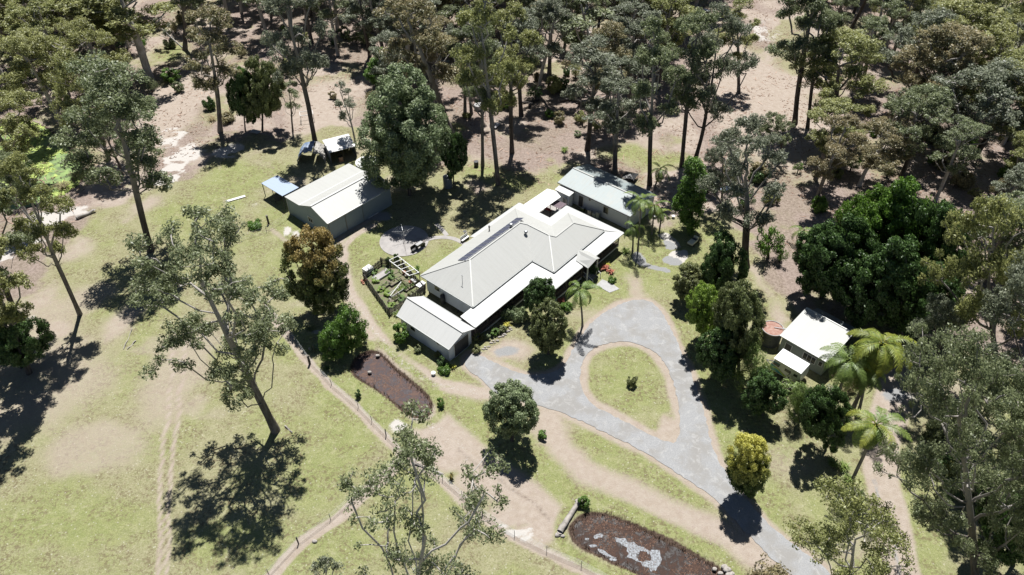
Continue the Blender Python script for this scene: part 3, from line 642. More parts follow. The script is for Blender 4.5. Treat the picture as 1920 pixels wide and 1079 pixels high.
# solar panels flush on the north-west slope just under the ridge
sl_ = math.atan(.49)
for k in range(13):
    a = 4.35 + k * .985; b0, b1 = 3.05, 4.5
    if True:
        q = MB(); z0, z1 = 3.6 + .49 * b0 + .09, 3.6 + .49 * b1 + .09
        q.poly([(a + .06, -b0, z0), (a + .93, -b0, z0), (a + .93, -b1, z1), (a + .06, -b1, z1)], .035, True)
        p = q.build('solar_panel', M['panel'], house)
        fr = MB(); zo = .012
        P = [(a + .045, -b0, z0), (a + .945, -b0, z0), (a + .945, -b1, z1), (a + .045, -b1, z1)]
        for i in range(4): fr.bar((P[i][0], P[i][1], P[i][2] + zo), (P[(i + 1) % 4][0], P[(i + 1) % 4][1], P[(i + 1) % 4][2] + zo), .045, .03)
        fr.build('frame', M['metal'], p)
def whirly(a, b_, z):
    q = MB(); q.cyl((a, -b_, z - .2), .13, .4, 12); o = q.build('roof_vent', M['metal'], house)
    s = MB()
    for k in range(6):
        t0 = k * math.pi / 6 ; z0 = z + .2 + .2 * (1 - math.cos(t0)) ; r0 = .12 + .17 * math.sin(t0)
        t1 = (k + 1) * math.pi / 6; z1 = z + .2 + .2 * (1 - math.cos(t1)); r1 = .12 + .17 * math.sin(t1) if k < 5 else .02
        s.cyl((a, -b_, z0), r0, z1 - z0, 14, r1, False)
    s.build('vent_head', M['metal'], o, True)
whirly(14.3, 4.4, 5.85); whirly(15.0, 6.6, 5.25)
q = MB(); q.cyl((13.2, 1.1 * -1, 3.9), .09, .9, 12); q.cyl((13.2, -1.1, 4.8), .15, .14, 12); q.cyl((13.2, -1.1, 5.0), .15, .05, 12, .03); q.build('flue', M['steel_dark'], house)
q = MB(); q.bar((1.9, -6.2, 4.4), (1.9, -6.2, 5.9), .05); q.bar((1.9, -6.0, 5.8), (1.9, -6.4, 5.8), .04); q.build('antenna', M['metal'], house)
# garage
gar = empty('garage', (-12.69, 75.49, 0), A50, 'gabled white-roofed garage with dark roller door at the south end of the house', 'garage')
rf = roof_faces(gar, [[(-4.72, 2.3, 4.15), (-4.72, 12.45, 4.15), (-7.1, 12.2, 2.82), (-7.1, 2.55, 2.82)], [(-4.72, 2.3, 4.15), (-4.72, 12.45, 4.15), (-2.3, 12.2, 2.82), (-2.3, 2.55, 2.82)]], M['roof_white'])
q = MB(); q.bar((-4.72, -2.3, 4.2), (-4.72, -12.45, 4.2), .25, .04); q.build('ridge_cap', M['roof'], rf)
q = MB()
for a in (-7.16, -2.24): q.bar((a, -2.55, 2.78), (a, -12.2, 2.78), .12, .12)
q.build('gutter', M['gutter'], rf)
q = MB(); a0, a1, b0, b1 = -6.8, -2.6, 2.9, 11.75
vs = []
for b_ in (b0, b1): vs += [(a0, -b_, 0), (a1, -b_, 0), (a1, -b_, 2.84), (-4.72, -b_, 4.05), (a0, -b_, 2.84)]
q.add(vs, [(0, 1, 2, 3, 4)[::-1], (5, 6, 7, 8, 9), (0, 5, 9, 4)[::-1] if False else (4, 9, 5, 0), (1, 6, 7, 2)]); q.build('wall', M['wall'], gar)
d = opening(gar, 'roller_door', (-4.55, 11.79, 1.22), 2.7, 2.4, 'a', M['door_dark'])
q = MB()
for k in range(11): q.box((-4.55, -11.835, .2 + k * .22), (2.6, .02, .025))
q.build('slat', M['steel_dark'], d)
q = MB()
vs = [(-4.72 + .28 * math.cos(t), -11.80, 3.25 + .28 * math.sin(t)) for t in np.linspace(0, 2 * math.pi, 21)[:-1]]; vs += [(x, -11.86, z) for x, y, z in vs]
q.add(vs, [tuple(range(20)), tuple(range(39, 19, -1))] + [(k, (k + 1) % 20, 20 + (k + 1) % 20, 20 + k) for k in range(20)]); q.build('gable_vent', M['tank_blue'], gar)
opening(gar, 'window', (-6.82, 5.2, 1.75), .9, .7, 'b', M['glass']); opening(gar, 'window', (-6.82, 9.9, 2.1), .5, .35, 'b', M['glass'], True, 2)

# annex
ann = empty('annex_building', (7.48, 99.27, 0), R(-40.9), 'long narrow annex with blue-white walls and a leaf-shadowed metal roof behind the house', 'outbuilding')
Lr, Wr = 14.3, 7.75                      # local x along the wall, y to the back
AH = 3.0
rf = MB(); f1 = [(0, 0, AH), (Lr, 0, AH), (Lr, Wr * .5, AH + .95), (.2, Wr * .5, AH + .95)]; f2 = [(.2, Wr * .5, AH + .95), (Lr, Wr * .5, AH + .95), (Lr, Wr, AH), (.4, Wr, AH)]
rf.poly(f1, .07, True); rf.poly(f2, .07, True); rf = rf.build('roof', M['roof_old_shade'], ann)
q = MB(); q.bar((.2, Wr * .5, AH + 1.0), (Lr, Wr * .5, AH + 1.0), .26, .04); q.build('ridge_cap', M['roof'], rf)
q = MB(); q.bar((0, -.05, AH - .05), (Lr, -.05, AH - .05), .12); q.build('gutter', M['steel_dark'], rf)
q = MB(); a0, a1, b0, b1 = .4, Lr - .3, .45, Wr - .4
vs = []
for x in (a0, a1): vs += [(x, b0, 0), (x, b1, 0), (x, b1, AH + .05), (x, Wr * .5, AH + .82), (x, b0, AH + .05)]
q.add(vs, [(0, 1, 2, 3, 4), (9, 8, 7, 6, 5), (0, 4, 9, 5), (1, 6, 7, 2)]); q.build('wall', M['wall'], ann)
def opn(parent, kind, x, z, wd, hg, mat, y=.42, panes=1): return opening(parent, kind, (x, -y, z), wd, hg, 'a', mat, True, panes)
opn(ann, 'door', 4.6, 1.1, .95, 2.15, M['door_dark']); opn(ann, 'window', 9.5, 1.7, .95, 1.3, M['glass']); opn(ann, 'window', 6.3, 2.2, .4, .35, M['glass'])
q = MB(); q.cyl((Lr - .6, .36, 0), .05, AH - .1, 8); q.build('downpipe', M['gutter'], ann)
ls = empty('storage_box_room', (*un(1050, 362)[:2], 0), R(-40.9), 'small white-roofed box room against the north-west end of the annex', 'shed')
ax0 = un(1040, 355, 2.6); ax1 = un(1065, 367.5, 2.6); ls.location = (ax0[0], ax0[1], 0)
q = MB(); q.poly([(0, 0, 2.55), (3.0, 0, 2.55), (3.05, 1.35, 2.75), (.0, 1.35, 2.75)], .08, True); q.build('roof', M['roof_white'], ls)
q = MB(); q.box((1.5, .7, 1.24), (2.7, 1.1, 2.46)); q.build('wall', M['wall'], ls)
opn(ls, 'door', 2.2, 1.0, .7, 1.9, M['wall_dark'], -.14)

# patio canopy etc.
can = empty('patio_canopy', (-12.69, 75.49, 0), A50, 'flat bright white canopy over the patio between house and annex', 'canopy')
q = MB(); q.poly([(a, -b_, z) for a, b_, z in [(22.9, -.3, 2.85), (28.6, .05, 3.05), (28.9, 1.6, 3.1), (28.2, 3.1, 3.05), (22.9, 2.8, 2.85)]], .08, True); q.build('canopy_roof', M['white_gloss'], can)
for a, b_ in ((23.1, -.1), (28.3, .2), (28.0, 2.9), (23.1, 2.6)):
    q = MB(); q.box((a, -b_, 1.4), (.09, .09, 2.8)); q.build('post', M['trim'], can)
c0 = un(1040, 385, 2.3)
um = empty('shade_sail', (c0[0], c0[1], 0), A50, 'plum brown shade cloth stretched beside the white canopy', 'shade sail')
pts = [tuple(un(x, y, 2.4)) for x, y in [(1032, 384), (1044, 375.5), (1063, 383), (1050, 392)]]
mi = um.matrix_world
def loc2(p, o): 
    dx, dy = p[0] - o.location.x, p[1] - o.location.y; a = -o.rotation_euler.z; return (dx * math.cos(a) - dy * math.sin(a), dx * math.sin(a) + dy * math.cos(a), p[2])
q = MB(); q.poly([loc2(p, um) for p in pts], .03); q.build('cloth', M['shade_cloth'], um)
for p in pts:
    p = loc2(p, um); q = MB(); q.box((p[0], p[1], 1.18), (.07, .07, 2.36)); q.build('post', M['steel_dark'], um)
patio = MB(); P = [(22.7, -.6), (29.6, -.6), (29.6, 5), (27, 5), (22.7, 5.1)]
patio.poly([(a, -b_, .09) for a, b_ in P], .09); o = patio.build('patio', M['concrete'], None); o.location = (-12.69, 75.49, 0); o.rotation_euler.z = A50; tag(o, kind='structure')
def table(px, py, rz, label, mat, sx=1.5, sy=.8, h=.74, grp=None):
    c = un(px, py, h); t = empty('patio_table', (c[0], c[1], 0), rz, label, 'table')
    q = MB(); q.box((0, 0, h), (sx, sy, .05)); q.build('table_top', mat, t)
    for x in (-1, 1):
        for y in (-1, 1): q = MB(); q.box((x * (sx / 2 - .08), y * (sy / 2 - .08), h / 2 - .02), (.06, .06, h - .03)); q.build('leg', M['timber'], t)
    return t
table(1044, 398, A50, 'grey patio table under the edge of the plum shade cloth', M['metal'])
table(1058, 396, A50 + .3, 'small white side table at the corner of the house eave', M['white_gloss'], .8, .7)
def bench(x, y, rz, label, mat, wd=1.5):
    t = empty('garden_bench', (x, y, 0), rz, label, 'bench')
    q = MB(); q.box((0, 0, .43), (wd, .45, .05)); q.build('seat', mat, t)
    q = MB(); q.box((0, .22, .72), (wd, .05, .45)); q.build('backrest', mat, t)
    for s in (-1, 1): q = MB(); q.box((s * wd * .45, 0, .2), (.07, .4, .41)); q.build('leg', M['timber'], t)
    return t
p = un(1027, 393, .4); bench(p[0], p[1], A50 + math.pi / 2, 'red seat in the shade beneath the patio canopy', M['red'], 1.3)

# big shed
shd = empty('machinery_shed', (-28.02, 87.65, 0), R(48.5), 'large green-grey steel shed with pale roof and two sliding doors', 'shed')
LX, WY = 12.7, 10.75                     # x along the eave, y toward the lean-to
H0, HR = 3.5, 4.95
prof = [(0, H0), (3.55, HR), (6.95, H0 + .05), (WY, H0 - .12)]
rf = MB()
for (y0, z0), (y1, z1) in zip(prof[:-1], prof[1:]): rf.poly([(-.15, y0 - (.12 if y0 == 0 else 0), z0), (LX + .15, y0 - (.12 if y0 == 0 else 0), z0), (LX + .15, y1, z1), (-.15, y1, z1)], .07, True)
rf = rf.build('roof', M['roof'], shd)
q = MB(); q.bar((-.15, 3.55, HR + .05), (LX + .15, 3.55, HR + .05), .3, .04); q.bar((-.16, 6.95, H0 + .07), (LX + .16, 6.95, H0 + .07), .18, .03); q.build('ridge_cap', M['roof_white'], rf)
q = MB(); q.bar((-.1, -.18, H0 - .06), (LX * .82, -.18, H0 - .06), .14); q.build('gutter', M['trim'], rf)
q = MB(); vs = []; n_ = len(prof)
for x in (.05, LX - .05): vs += [(x, y + (.1 if y == 0 else (-.1 if y == WY else 0)), z - .08) for y, z in prof] + [(x, WY - .1, 0), (x, .1, 0)]
k = n_ + 2
q.add(vs, [tuple(range(k)), tuple(range(2 * k - 1, k - 1, -1)), (0, k - 1, 2 * k - 1, k), (n_ - 1, 2 * k - 3 - 0 - 0 - 0 if False else k + n_ - 1, k + n_, n_)]); q.build('wall', M['wall_shed'], shd)
for x, wd in ((5.0, 3.3), (1.7, 3.1)):
    q = MB(); q.box((x, .05, 1.6), (wd, .08, 3.1)); d = q.build('sliding_door', M['wall_shed'], shd)
    q = MB()
    for s in (-1, 1): q.box((x + s * wd / 2, -.01, 1.6), (.07, .09, 3.1))
    q.box((x, -.01, 3.15), (wd - .1, .085, .08)); q.build('door_edge', M['wall_dark'], d)
opening(shd, 'window', (.02, -4.7, 1.75), 1.1, .95, 'b', M['glass'], True, 2)
q = MB(); q.cyl((-.02, WY - .15, 0), .05, 3.3, 8); q.build('downpipe', M['trim'], shd)
aw = empty('lean_to_awning', (-36.95, 95.81, 0), R(49), 'blue-grey sheet awning on posts off the west side of the big shed', 'awning')
q = MB(); q.poly([(0, -.1, 2.75), (3.2, -.1, 2.75), (3.2, 5.8, 2.6), (0, 5.8, 2.6)], .06, True); q.build('awning_roof', M['blue_sheet'], aw)
for x, y in ((.1, 0.1), (3.1, .1), (.1, 5.7), (3.1, 5.7), (.1, 2.9)):
    q = MB(); q.box((x, y, 1.32), (.09, .09, 2.62)); q.build('post', M['timber_dark'], aw)
q = MB(); q.poly([(0, 0, 0), (1.1, 0, 0), (1.1, 1.1, 0), (0, 1.1, 0)]); 
t = empty('stacked_pallets', tuple(un(522, 372)), R(49), 'low stack of grey timber under the awning', 'timber stack')
q = MB()
for k in range(4):
    for j in range(5): q.box((j * .24 - .5, 0, .12 + k * .16), (.16, 1.6, .03))
    for j in (-.6, 0, .6): q.box((0, j, .05 + k * .16), (1.1, .09, .1))
q.build('pallet_wood', M['timber'], t)
# open white shed behind
ss_ = empty('open_shelter', (-31.92, 109.54, 0), R(27.7), 'open-fronted shelter with patchy white iron roof between the gums', 'shelter')
q = MB(); q.poly([(-.1, -.1, 2.3), (4.75, -.1, 2.3), (4.75, 3.9, 2.75), (-.1, 3.9, 2.75)], .06, True); q.build('roof', M['roof_rust'], ss_)
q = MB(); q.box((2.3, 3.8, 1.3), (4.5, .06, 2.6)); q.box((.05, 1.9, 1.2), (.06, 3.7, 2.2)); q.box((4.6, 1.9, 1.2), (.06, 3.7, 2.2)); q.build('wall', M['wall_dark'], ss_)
for x in (0.05, 2.3, 4.6): q = MB(); q.box((x, 0.02, 1.12), (.1, .1, 2.25)); q.build('post', M['timber_dark'], ss_)
# tarp dome
td = empty('tarp_shelter', (*un(587, 297)[:2], 0), R(3), 'humped shelter covered with a torn blue tarp, beside the open white shelter', 'tent')
def arch(mat, x0, x1, t0, t1, name, seed):
    rr = random.Random(seed); ns = 14; V = []; F = []
    for i in range(7):
        y = -1.7 + 3.6 * i / 6
        for j in range(ns + 1):
            t = t0 + (t1 - t0) * j / ns; r_ = 2.5 + .08 * math.sin(i * 2.1 + j) + rr.uniform(-.05, .05); ex = (.25 * math.sin(j * 1.7) if i == 0 else 0)
            V.append((-r_ * math.cos(t), y + ex + rr.uniform(-.05, .05), max(.02, r_ * .95 * math.sin(t))))
    for i in range(6):
        for j in range(ns):
            a = i * (ns + 1) + j; F.append((a, a + 1, a + ns + 2, a + ns + 1))
    q = MB(); q.add(V, F); o = q.build(name, mat, td); so_ = o.modifiers.new('thick', 'SOLIDIFY'); so_.thickness = .03
arch(M['tarp'], 0, 0, .05, 1.75, 'blue_cover', 3); arch(M['tarp_grey'], 0, 0, 1.85, 3.05, 'grey_cover', 5)
for y in (-1.75, 0, 1.8):
    pr_ = None; q = MB()
    for j in range(13):
        t = math.pi * j / 12; p = (-2.42 * math.cos(t), y, 2.3 * math.sin(t))
        if pr_: q.bar(pr_, p, .06)
        pr_ = p
    q.build('hoop', M['metal'], td)
# round pale tank behind the shed
def tank(px, py, r, h, label, wallm, topm, name='water_tank', grp=None, dome=.25):
    c = un(px, py, 0); t = empty(name, (c[0], c[1], 0), 0, label, 'water tank')
    q = MB(); q.cyl((0, 0, 0), r, h, 32)
    for k in range(1, 5): q.cyl((0, 0, h * k / 5), r + .025, .05, 32)
    q.build('tank_body', wallm, t); q = MB(); q.cyl((0, 0, h), r + .03, .08, 32); q.cyl((0, 0, h + .08), r, dome, 32, r * .12); o = q.build('tank_lid', topm, t)
    q = MB(); q.cyl((r * .4, 0, h + .14), .2, .16, 12); q.build('hatch', M['steel_dark'], o)
    return t
tank(690, 322, 1.9, 1.9, 'wide pale tank half hidden by the big tree behind the shed', M['tarp_grey'], M['roof_rust'])
tank(840, 350, .75, 1.9, 'slim blue-grey tank in the shade right of the big tree', M['tank_blue'], M['metal'])
tank(898, 205, .9, .9, 'low grey drum tank among the gum trunks behind the house', M['metal'], M['concrete_pale'])
tank(835, 272, .6, .8, 'small pale drum behind the big tree', M['concrete_pale'], M['metal'])
tk = un(1441, 640); t = empty('water_tank', (tk[0], tk[1], 0), 0, 'dark round tank with rust-red sunken top beside the cottage', 'water tank')
q = MB(); q.cyl((0, 0, 0), 1.35, 2.3, 40)
for k in range(1, 6): q.cyl((0, 0, .4 * k), 1.38, .06, 40)
q.build('tank_body', M['tank_wall'], t)
q = MB(); q.cyl((0, 0, 2.3), 1.4, .1, 40); q.cyl((0, 0, 2.4), 1.3, .03, 40, 1.25); q.build('tank_lid', M['rust'], t)
q = MB(); pr_ = None
for j in range(41):
    a = 2 * math.pi * j / 40; p = (1.38 * math.cos(a), 1.38 * math.sin(a), 2.45)
    if pr_: q.bar(pr_, p, .09, .06)
    pr_ = p
q.build('rim', M['concrete_pale'], t); q = MB(); q.bar((.2, .1, 2.5), (2.2, -.55, 2.75), .08); q.build('pipe', M['metal'], t)

# cottage
cot = empty('cottage', (34.45, 64.6, 0), R(-45.5), 'grey-green cottage with plain pale sloping roof behind the parked caravan', 'cottage')
q = MB(); q.poly([(0, 0, 3.0), (6.6, 0, 3.0), (6.75, 6.0, 3.85), (.1, 6.0, 3.85)], .09, True); rf = q.build('roof', M['roof'], cot)
q = MB(); q.poly([(.4, 6.02, 3.2), (6.6, 6.02, 3.2), (6.4, 8.6, 2.55), (.8, 8.6, 2.55)], .07, True); q.build('back_roof', M['roof_old_shade'], cot)
q = MB(); q.bar((0, -.06, 2.95), (6.6, -.06, 2.95), .12); q.bar((.1, 6.03, 3.86), (6.75, 6.03, 3.86), .16, .12); q.build('gutter', M['trim'], rf)
q = MB(); vs = []
for x in (.3, 6.4): vs += [(x, .35, 0), (x, 5.9, 0), (x, 5.9, 3.72), (x, .35, 2.94)]
q.add(vs, [(0, 1, 2, 3), (7, 6, 5, 4), (0, 3, 7, 4), (1, 5, 6, 2)]); q.box((3.5, 7.1, 1.2), (5.0, 2.3, 2.4)); q.build('wall', M['wall_cottage'], cot)
opn(cot, 'window', 4.3, 1.7, 1.7, 1.1, M['glass'], -.32, 3) if False else opening(cot, 'window', (4.3, -.33, 1.7), 1.7, 1.1, 'a', M['glass'], True, 3)
opening(cot, 'window', (5.8, -.33, 1.8), .5, .8, 'a', M['glass']); opening(cot, 'door', (1.4, -.33, 1.05), .9, 2.05, 'a', M['door_dark'])
q = MB()
for x in (.1, 3.2, 6.3): q.box((x, -.9, 1.4), (.1, .1, 2.8))
pp = un(1560, 700); 
# caravan
cv = empty('caravan', (34.95, 60.55, 0), R(-44.4), 'white caravan with teal and lime swirl on its side, parked by the cottage', 'caravan')
def loft(sec, name, mat, parent, sm=False):
    n = len(sec[0]); V = [p for s in sec for p in s]; F = [tuple(range(n))[::-1], tuple(range(n * (len(sec) - 1), n * len(sec)))]
    for i in range(len(sec) - 1):
        for j in range(n): F.append((i * n + j, i * n + (j + 1) % n, (i + 1) * n + (j + 1) % n, (i + 1) * n + j))
    q = MB(); q.add(V, F); return q.build(name, mat, parent, sm)
out = [(-1.95, .45), (-2.05, 1.2), (-1.75, 2.15), (-1.5, 2.42), (1.55, 2.42), (1.85, 2.2), (2.0, 1.3), (1.95, .45)]
bd = loft([[(x, y, z) for x, z in out] for y in (-1.1, 1.1)], 'body', M['white_gloss'], cv)
q = MB(); q.poly([(-1.85, -1.16, 2.50), (-1.6, -1.16, 2.53), (1.6, -1.16, 2.53), (1.85, -1.16, 2.48), (1.85, 1.16, 2.48), (1.6, 1.16, 2.53), (-1.6, 1.16, 2.53), (-1.85, 1.16, 2.50)], .08); q.build('roof', M['white_gloss'], cv)
q = MB(); q.add([(-2.0, -1.115, .55), (.2, -1.115, .5), (-.1, -1.115, .85), (-.8, -1.115, 1.25), (-1.98, -1.115, 1.45)], [(0, 1, 2, 3, 4)]); q.build('teal_swirl', M['teal'], cv)
q = MB(); q.add([(-1.9, -1.12, 1.0), (-1.0, -1.12, 1.05), (-.1, -1.12, .55), (.6, -1.12, .55), (-.3, -1.12, 1.0), (-1.2, -1.12, 1.35)], [(0, 1, 2, 3, 4, 5)]); q.build('lime_swirl', M['lime'], cv)
for x, wd in ((-1.3, .8), (.25, .8), (1.3, .5)):
    q = MB(); q.box((x, -1.12, 1.7), (wd, .05, .38)); o = q.build('window', M['glass'], cv)
q = MB(); q.box((-1.3, -1.13, 1.98), (.9, .07, .07)); q.build('window_hood', M['teal'], cv)
for y in (-.95, .95):
    q = MB(); V = []; nn = 18
    for yy in (y - .09, y + .09): V += [(.1 + .32 * math.cos(2 * math.pi * k / nn), yy, .33 + .32 * math.sin(2 * math.pi * k / nn)) for k in range(nn)]
    q.add(V, [tuple(range(nn)), tuple(range(2 * nn - 1, nn - 1, -1))] + [(k, nn + k, nn + (k + 1) % nn, (k + 1) % nn) for k in range(nn)]); q.build('wheel', M['black'], cv)
q = MB(); q.bar((-1.95, -.5, .45), (-3.0, 0, .45), .08); q.bar((-1.95, .5, .45), (-3.0, 0, .45), .08); q.bar((-2.9, 0, .45), (-2.9, 0, 0), .06); q.build('drawbar', M['steel_dark'], cv)

# ------------------------------------------------------------------ trees
def sweep(P, Rr, sides):
    P = np.array(P, float); n = len(P); T = np.gradient(P, axis=0); T /= np.linalg.norm(T, axis=1)[:, None] + 1e-9
    ref = np.array([1., .13, .07]); X1 = np.cross(T, ref); X1 /= np.linalg.norm(X1, axis=1)[:, None] + 1e-9; Y1 = np.cross(T, X1)
    a = np.arange(sides) * 2 * np.pi / sides; r = np.array(Rr)[:, None, None]
    V = P[:, None, :] + r * (np.cos(a)[None, :, None] * X1[:, None, :] + np.sin(a)[None, :, None] * Y1[:, None, :])
    i = np.arange(n - 1)[:, None] * sides; j = np.arange(sides)[None, :]; jn = (j + 1) % sides
    return V.reshape(-1, 3), np.stack([i + j, i + jn, i + sides + jn, i + sides + j], -1).reshape(-1, 4)

def skeleton(rng, H, fork, cw, lobes, nclump, bend, R0, leader=.7, shape='open', zlow=None, branches=True):
    """trunk and limb nodes plus clump centres; lobes: list of (angle, dist, z, radius) as fractions"""
    pos = []; par = []
    def add(p, q): pos.append(np.array(p, float)); par.append(q); return len(pos) - 1
    nt_ = 9; x = y = 0; dx, dy = rng.normal(0, bend, 2); last = -1; top = leader * H
    for k in range(nt_ + 1):
        z = top * k / nt_; last = add((x, y, z), last)
        if k > 1: dx += rng.normal(0, bend * .5); dy += rng.normal(0, bend * .5)
        x += dx * top / nt_; y += dy * top / nt_
    ntr = len(pos)
    clumps = []
    for (a, d, zf, r) in lobes:
        Lc = np.array([math.cos(a) * d * cw / 2 + pos[ntr - 1][0] * .6, math.sin(a) * d * cw / 2 + pos[ntr - 1][1] * .6, zf * H])
        zs = min(top, max(fork * H, Lc[2] - (.12 + .35 * d) * H * rng.uniform(.7, 1.1)))
        k0 = min(range(ntr), key=lambda k: abs(pos[k][2] - zs)); s = pos[k0]
        m_ = s + (Lc - s) * np.array([.55, .55, .28]) + rng.normal(0, .03 * H, 3) * .5; q = k0
        e_ = Lc - np.array([0, 0, r * cw * .25])
        for t in np.linspace(0, 1, 6)[1:]:
            p = (1 - t) ** 2 * s + 2 * t * (1 - t) * m_ + t * t * e_ + rng.normal(0, .012 * H, 3) * (t < 1); q = add(p, q)
        nc = max(2, int(nclump * r * r / sum(l_[3] ** 2 for l_ in lobes)))
        for _ in range(nc):
            v = rng.normal(0, 1, 3); v /= np.linalg.norm(v)
            if shape == 'open': v[2] = abs(v[2]) * .8 - .2 if rng.rand() < .75 else v[2]
            rr = rng.uniform(.25, 1.0) ** .8 if shape != 'full' else rng.uniform(.78, 1.)
            c = Lc + v * rr * r * cw / 2 * np.array([1, 1, .75 if shape == 'open' else 1.0])
            if shape == 'full': c = Lc + v * rr * np.array([r * cw / 2, r * cw / 2, r * H * .5])
            if c[2] > .3: clumps.append(c)
    clumps = np.array(clumps)
    order = np.argsort(np.linalg.norm(clumps - pos[ntr // 2], axis=1)); tips = []
    if branches:
        for i in order:
            c = clumps[i]; PP = np.array(pos); d = np.linalg.norm(PP - c, axis=1) + .9 * np.maximum(0, PP[:, 2] - c[2] + .3)
            d[:max(1, int(ntr * fork / leader))] += 6
            q = int(np.argmin(d)); s = PP[q]
            m_ = (s + c) / 2 + rng.normal(0, .12, 3) * np.linalg.norm(c - s) + np.array([0, 0, -.06 * np.linalg.norm(c - s)])
            q = add(s * .5 + m_ * .5 + rng.normal(0, .06, 3), q); q = add(m_ * .55 + c * .45, q); tips.append(add(c, q))
    cnt = np.zeros(len(pos))
    for t in tips: cnt[t] += 1
    for k in range(len(pos) - 1, 0, -1): cnt[par[k]] += cnt[k]
    cnt = np.maximum(cnt, .5); rad = .02 + (R0 - .02) * (cnt / cnt[0]) ** .56
    for k in range(ntr): rad[k] = max(rad[k], R0 * (1 - .62 * pos[k][2] / top)) * (1 + .35 * math.exp(-pos[k][2] / .7))
    return pos, par, rad, clumps

def wood_arrays(pos, par, rad):
    kids = {}
    for k, p in enumerate(par):
        if p >= 0: kids.setdefault(p, []).append(k)
    VS = []; FS = []; off = 0; stack = [(0, None)]
    while stack:
        k, pre = stack.pop(); ch = [] if pre is None else [pre]; ch.append(k)
        while kids.get(ch[-1]):
            ks = sorted(kids[ch[-1]], key=lambda q: -rad[q]); 
            for o_ in ks[1:]: stack.append((o_, ch[-1]))
            ch.append(ks[0])
        P = [pos[c] for c in ch]; Rr = [rad[c] for c in ch]
        if pre is not None: Rr[0] = min(Rr[0], Rr[1] * 1.25)
        if len(P) < 2: continue
        V, F = sweep(P, Rr, 9 if Rr[0] > .12 else 5 if Rr[0] > .05 else 3)
        VS.append(V); FS.append(F + off); off += len(V)
    return np.concatenate(VS), np.concatenate(FS)

def leaf_arrays(rng, clumps, cr, nl, size, flat=.8, up=.5, asp=.45, centre=None):
    V = []; T = []
    n = len(clumps)
    for c in clumps:
        k = max(4, int(nl * rng.uniform(.55, 1.35))); r = cr * rng.uniform(.5, 1.4); k = max(4, int(k * (r / cr) ** 1.6))
        d = rng.normal(0, 1, (k, 3)); d /= np.linalg.norm(d, axis=1)[:, None]
        rr = rng.rand(k, 1) ** .45 * r; p = d * rr; p[:, 2] *= flat; p[:, 2] -= .22 * (p[:, 0] ** 2 + p[:, 1] ** 2) / r * .5
        nn = rng.normal(0, .75, (k, 3)) + d * .55 + np.array([0, 0, up])
        if centre is not None: o = c - centre; nn += .6 * o / (np.linalg.norm(o) + 1e-6)
        nn /= np.linalg.norm(nn, axis=1)[:, None]
        t = rng.normal(0, 1, (k, 3)); t -= (t * nn).sum(1)[:, None] * nn; t /= np.linalg.norm(t, axis=1)[:, None]; b_ = np.cross(nn, t)
        L = size * rng.uniform(.6, 1.4, (k, 1)); Wd = L * asp * rng.uniform(.7, 1.3, (k, 1)); ctr = c + p
        q = np.stack([ctr - t * L / 2, ctr + b_ * Wd / 2, ctr + t * L / 2, ctr - b_ * Wd / 2], 1)
        V.append(q.reshape(-1, 3)); cr_ = rng.rand()
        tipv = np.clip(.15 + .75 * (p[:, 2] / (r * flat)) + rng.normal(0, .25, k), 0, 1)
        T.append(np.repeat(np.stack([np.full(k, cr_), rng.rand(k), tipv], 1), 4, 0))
    V = np.concatenate(V); T = np.concatenate(T); return V, np.arange(len(V)).reshape(-1, 4), T

TREES = {}
def crown(seed, n, zlo, r=(.22, .34), wide=.55, top=.95):
    rr = random.Random(seed); L = []; a = rr.uniform(0, 6)
    for k in range(n):
        f = (k + .5) / n; z = zlo + (top - zlo) * f + rr.uniform(-.03, .03); ra = rr.uniform(*r)
        pr = math.sin(math.pi * min(1, max(0.08, (f + .25 - .5 * (wide - .5)) / 1.3))) ** .7
        d = max(0, pr * (1 - ra)) * rr.uniform(.55, 1.0); a += 2.4 + rr.uniform(-.5, .5); L.append((a, d if f < .93 else .1, z, ra))
    return L
def make_tree(key, seed, H, cw, lobes, nclump, cr, nl, size, leaf, bark, fork=.35, bend=.05, R0=.35, leader=.7, shape='open', flat=.8, asp=.45, up=.5, sway=(0, 0)):
    rng = np.random.RandomState(seed)
    pos, par, rad, cl = skeleton(rng, H, fork, cw, lobes, nclump, bend, R0, leader, shape)
    V, F = wood_arrays(pos, par, rad); tm = np_mesh(key + '_trunk', V, [F], smooth=True); tm.materials.append(BM[bark])
    ctr = np.array([0, 0, cl[:, 2].mean()]) if shape != 'open' else None
    V, F, T = leaf_arrays(rng, cl, cr, nl, size, flat, up, asp, ctr)
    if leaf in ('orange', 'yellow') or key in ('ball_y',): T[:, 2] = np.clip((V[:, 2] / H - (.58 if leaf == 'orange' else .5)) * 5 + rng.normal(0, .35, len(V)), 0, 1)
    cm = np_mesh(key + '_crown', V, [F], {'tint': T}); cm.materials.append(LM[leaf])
    rad_ = np.hypot(V[:, 0], V[:, 1]); TREES[key] = (tm, cm, float(np.percentile(V[:, 2], 99.7)), 2 * float(np.percentile(rad_, 96)), None); return key
def rl_lobes(seed, n, d=(.35, .8), z=(.62, .9), r=(.38, .6), top=True):
    rr = random.Random(seed); L = []
    a0 = rr.uniform(0, 6.28)
    for k in range(n):
        a = a0 + k * 6.283 / n + rr.uniform(-.45, .45); dd = rr.uniform(*d); L.append((a, dd, rr.uniform(*z) - .12 * (dd - .5), rr.uniform(*r)))
    if top: L.append((rr.uniform(0, 6), .12, rr.uniform(.88, .95), rr.uniform(*r)))
    return L
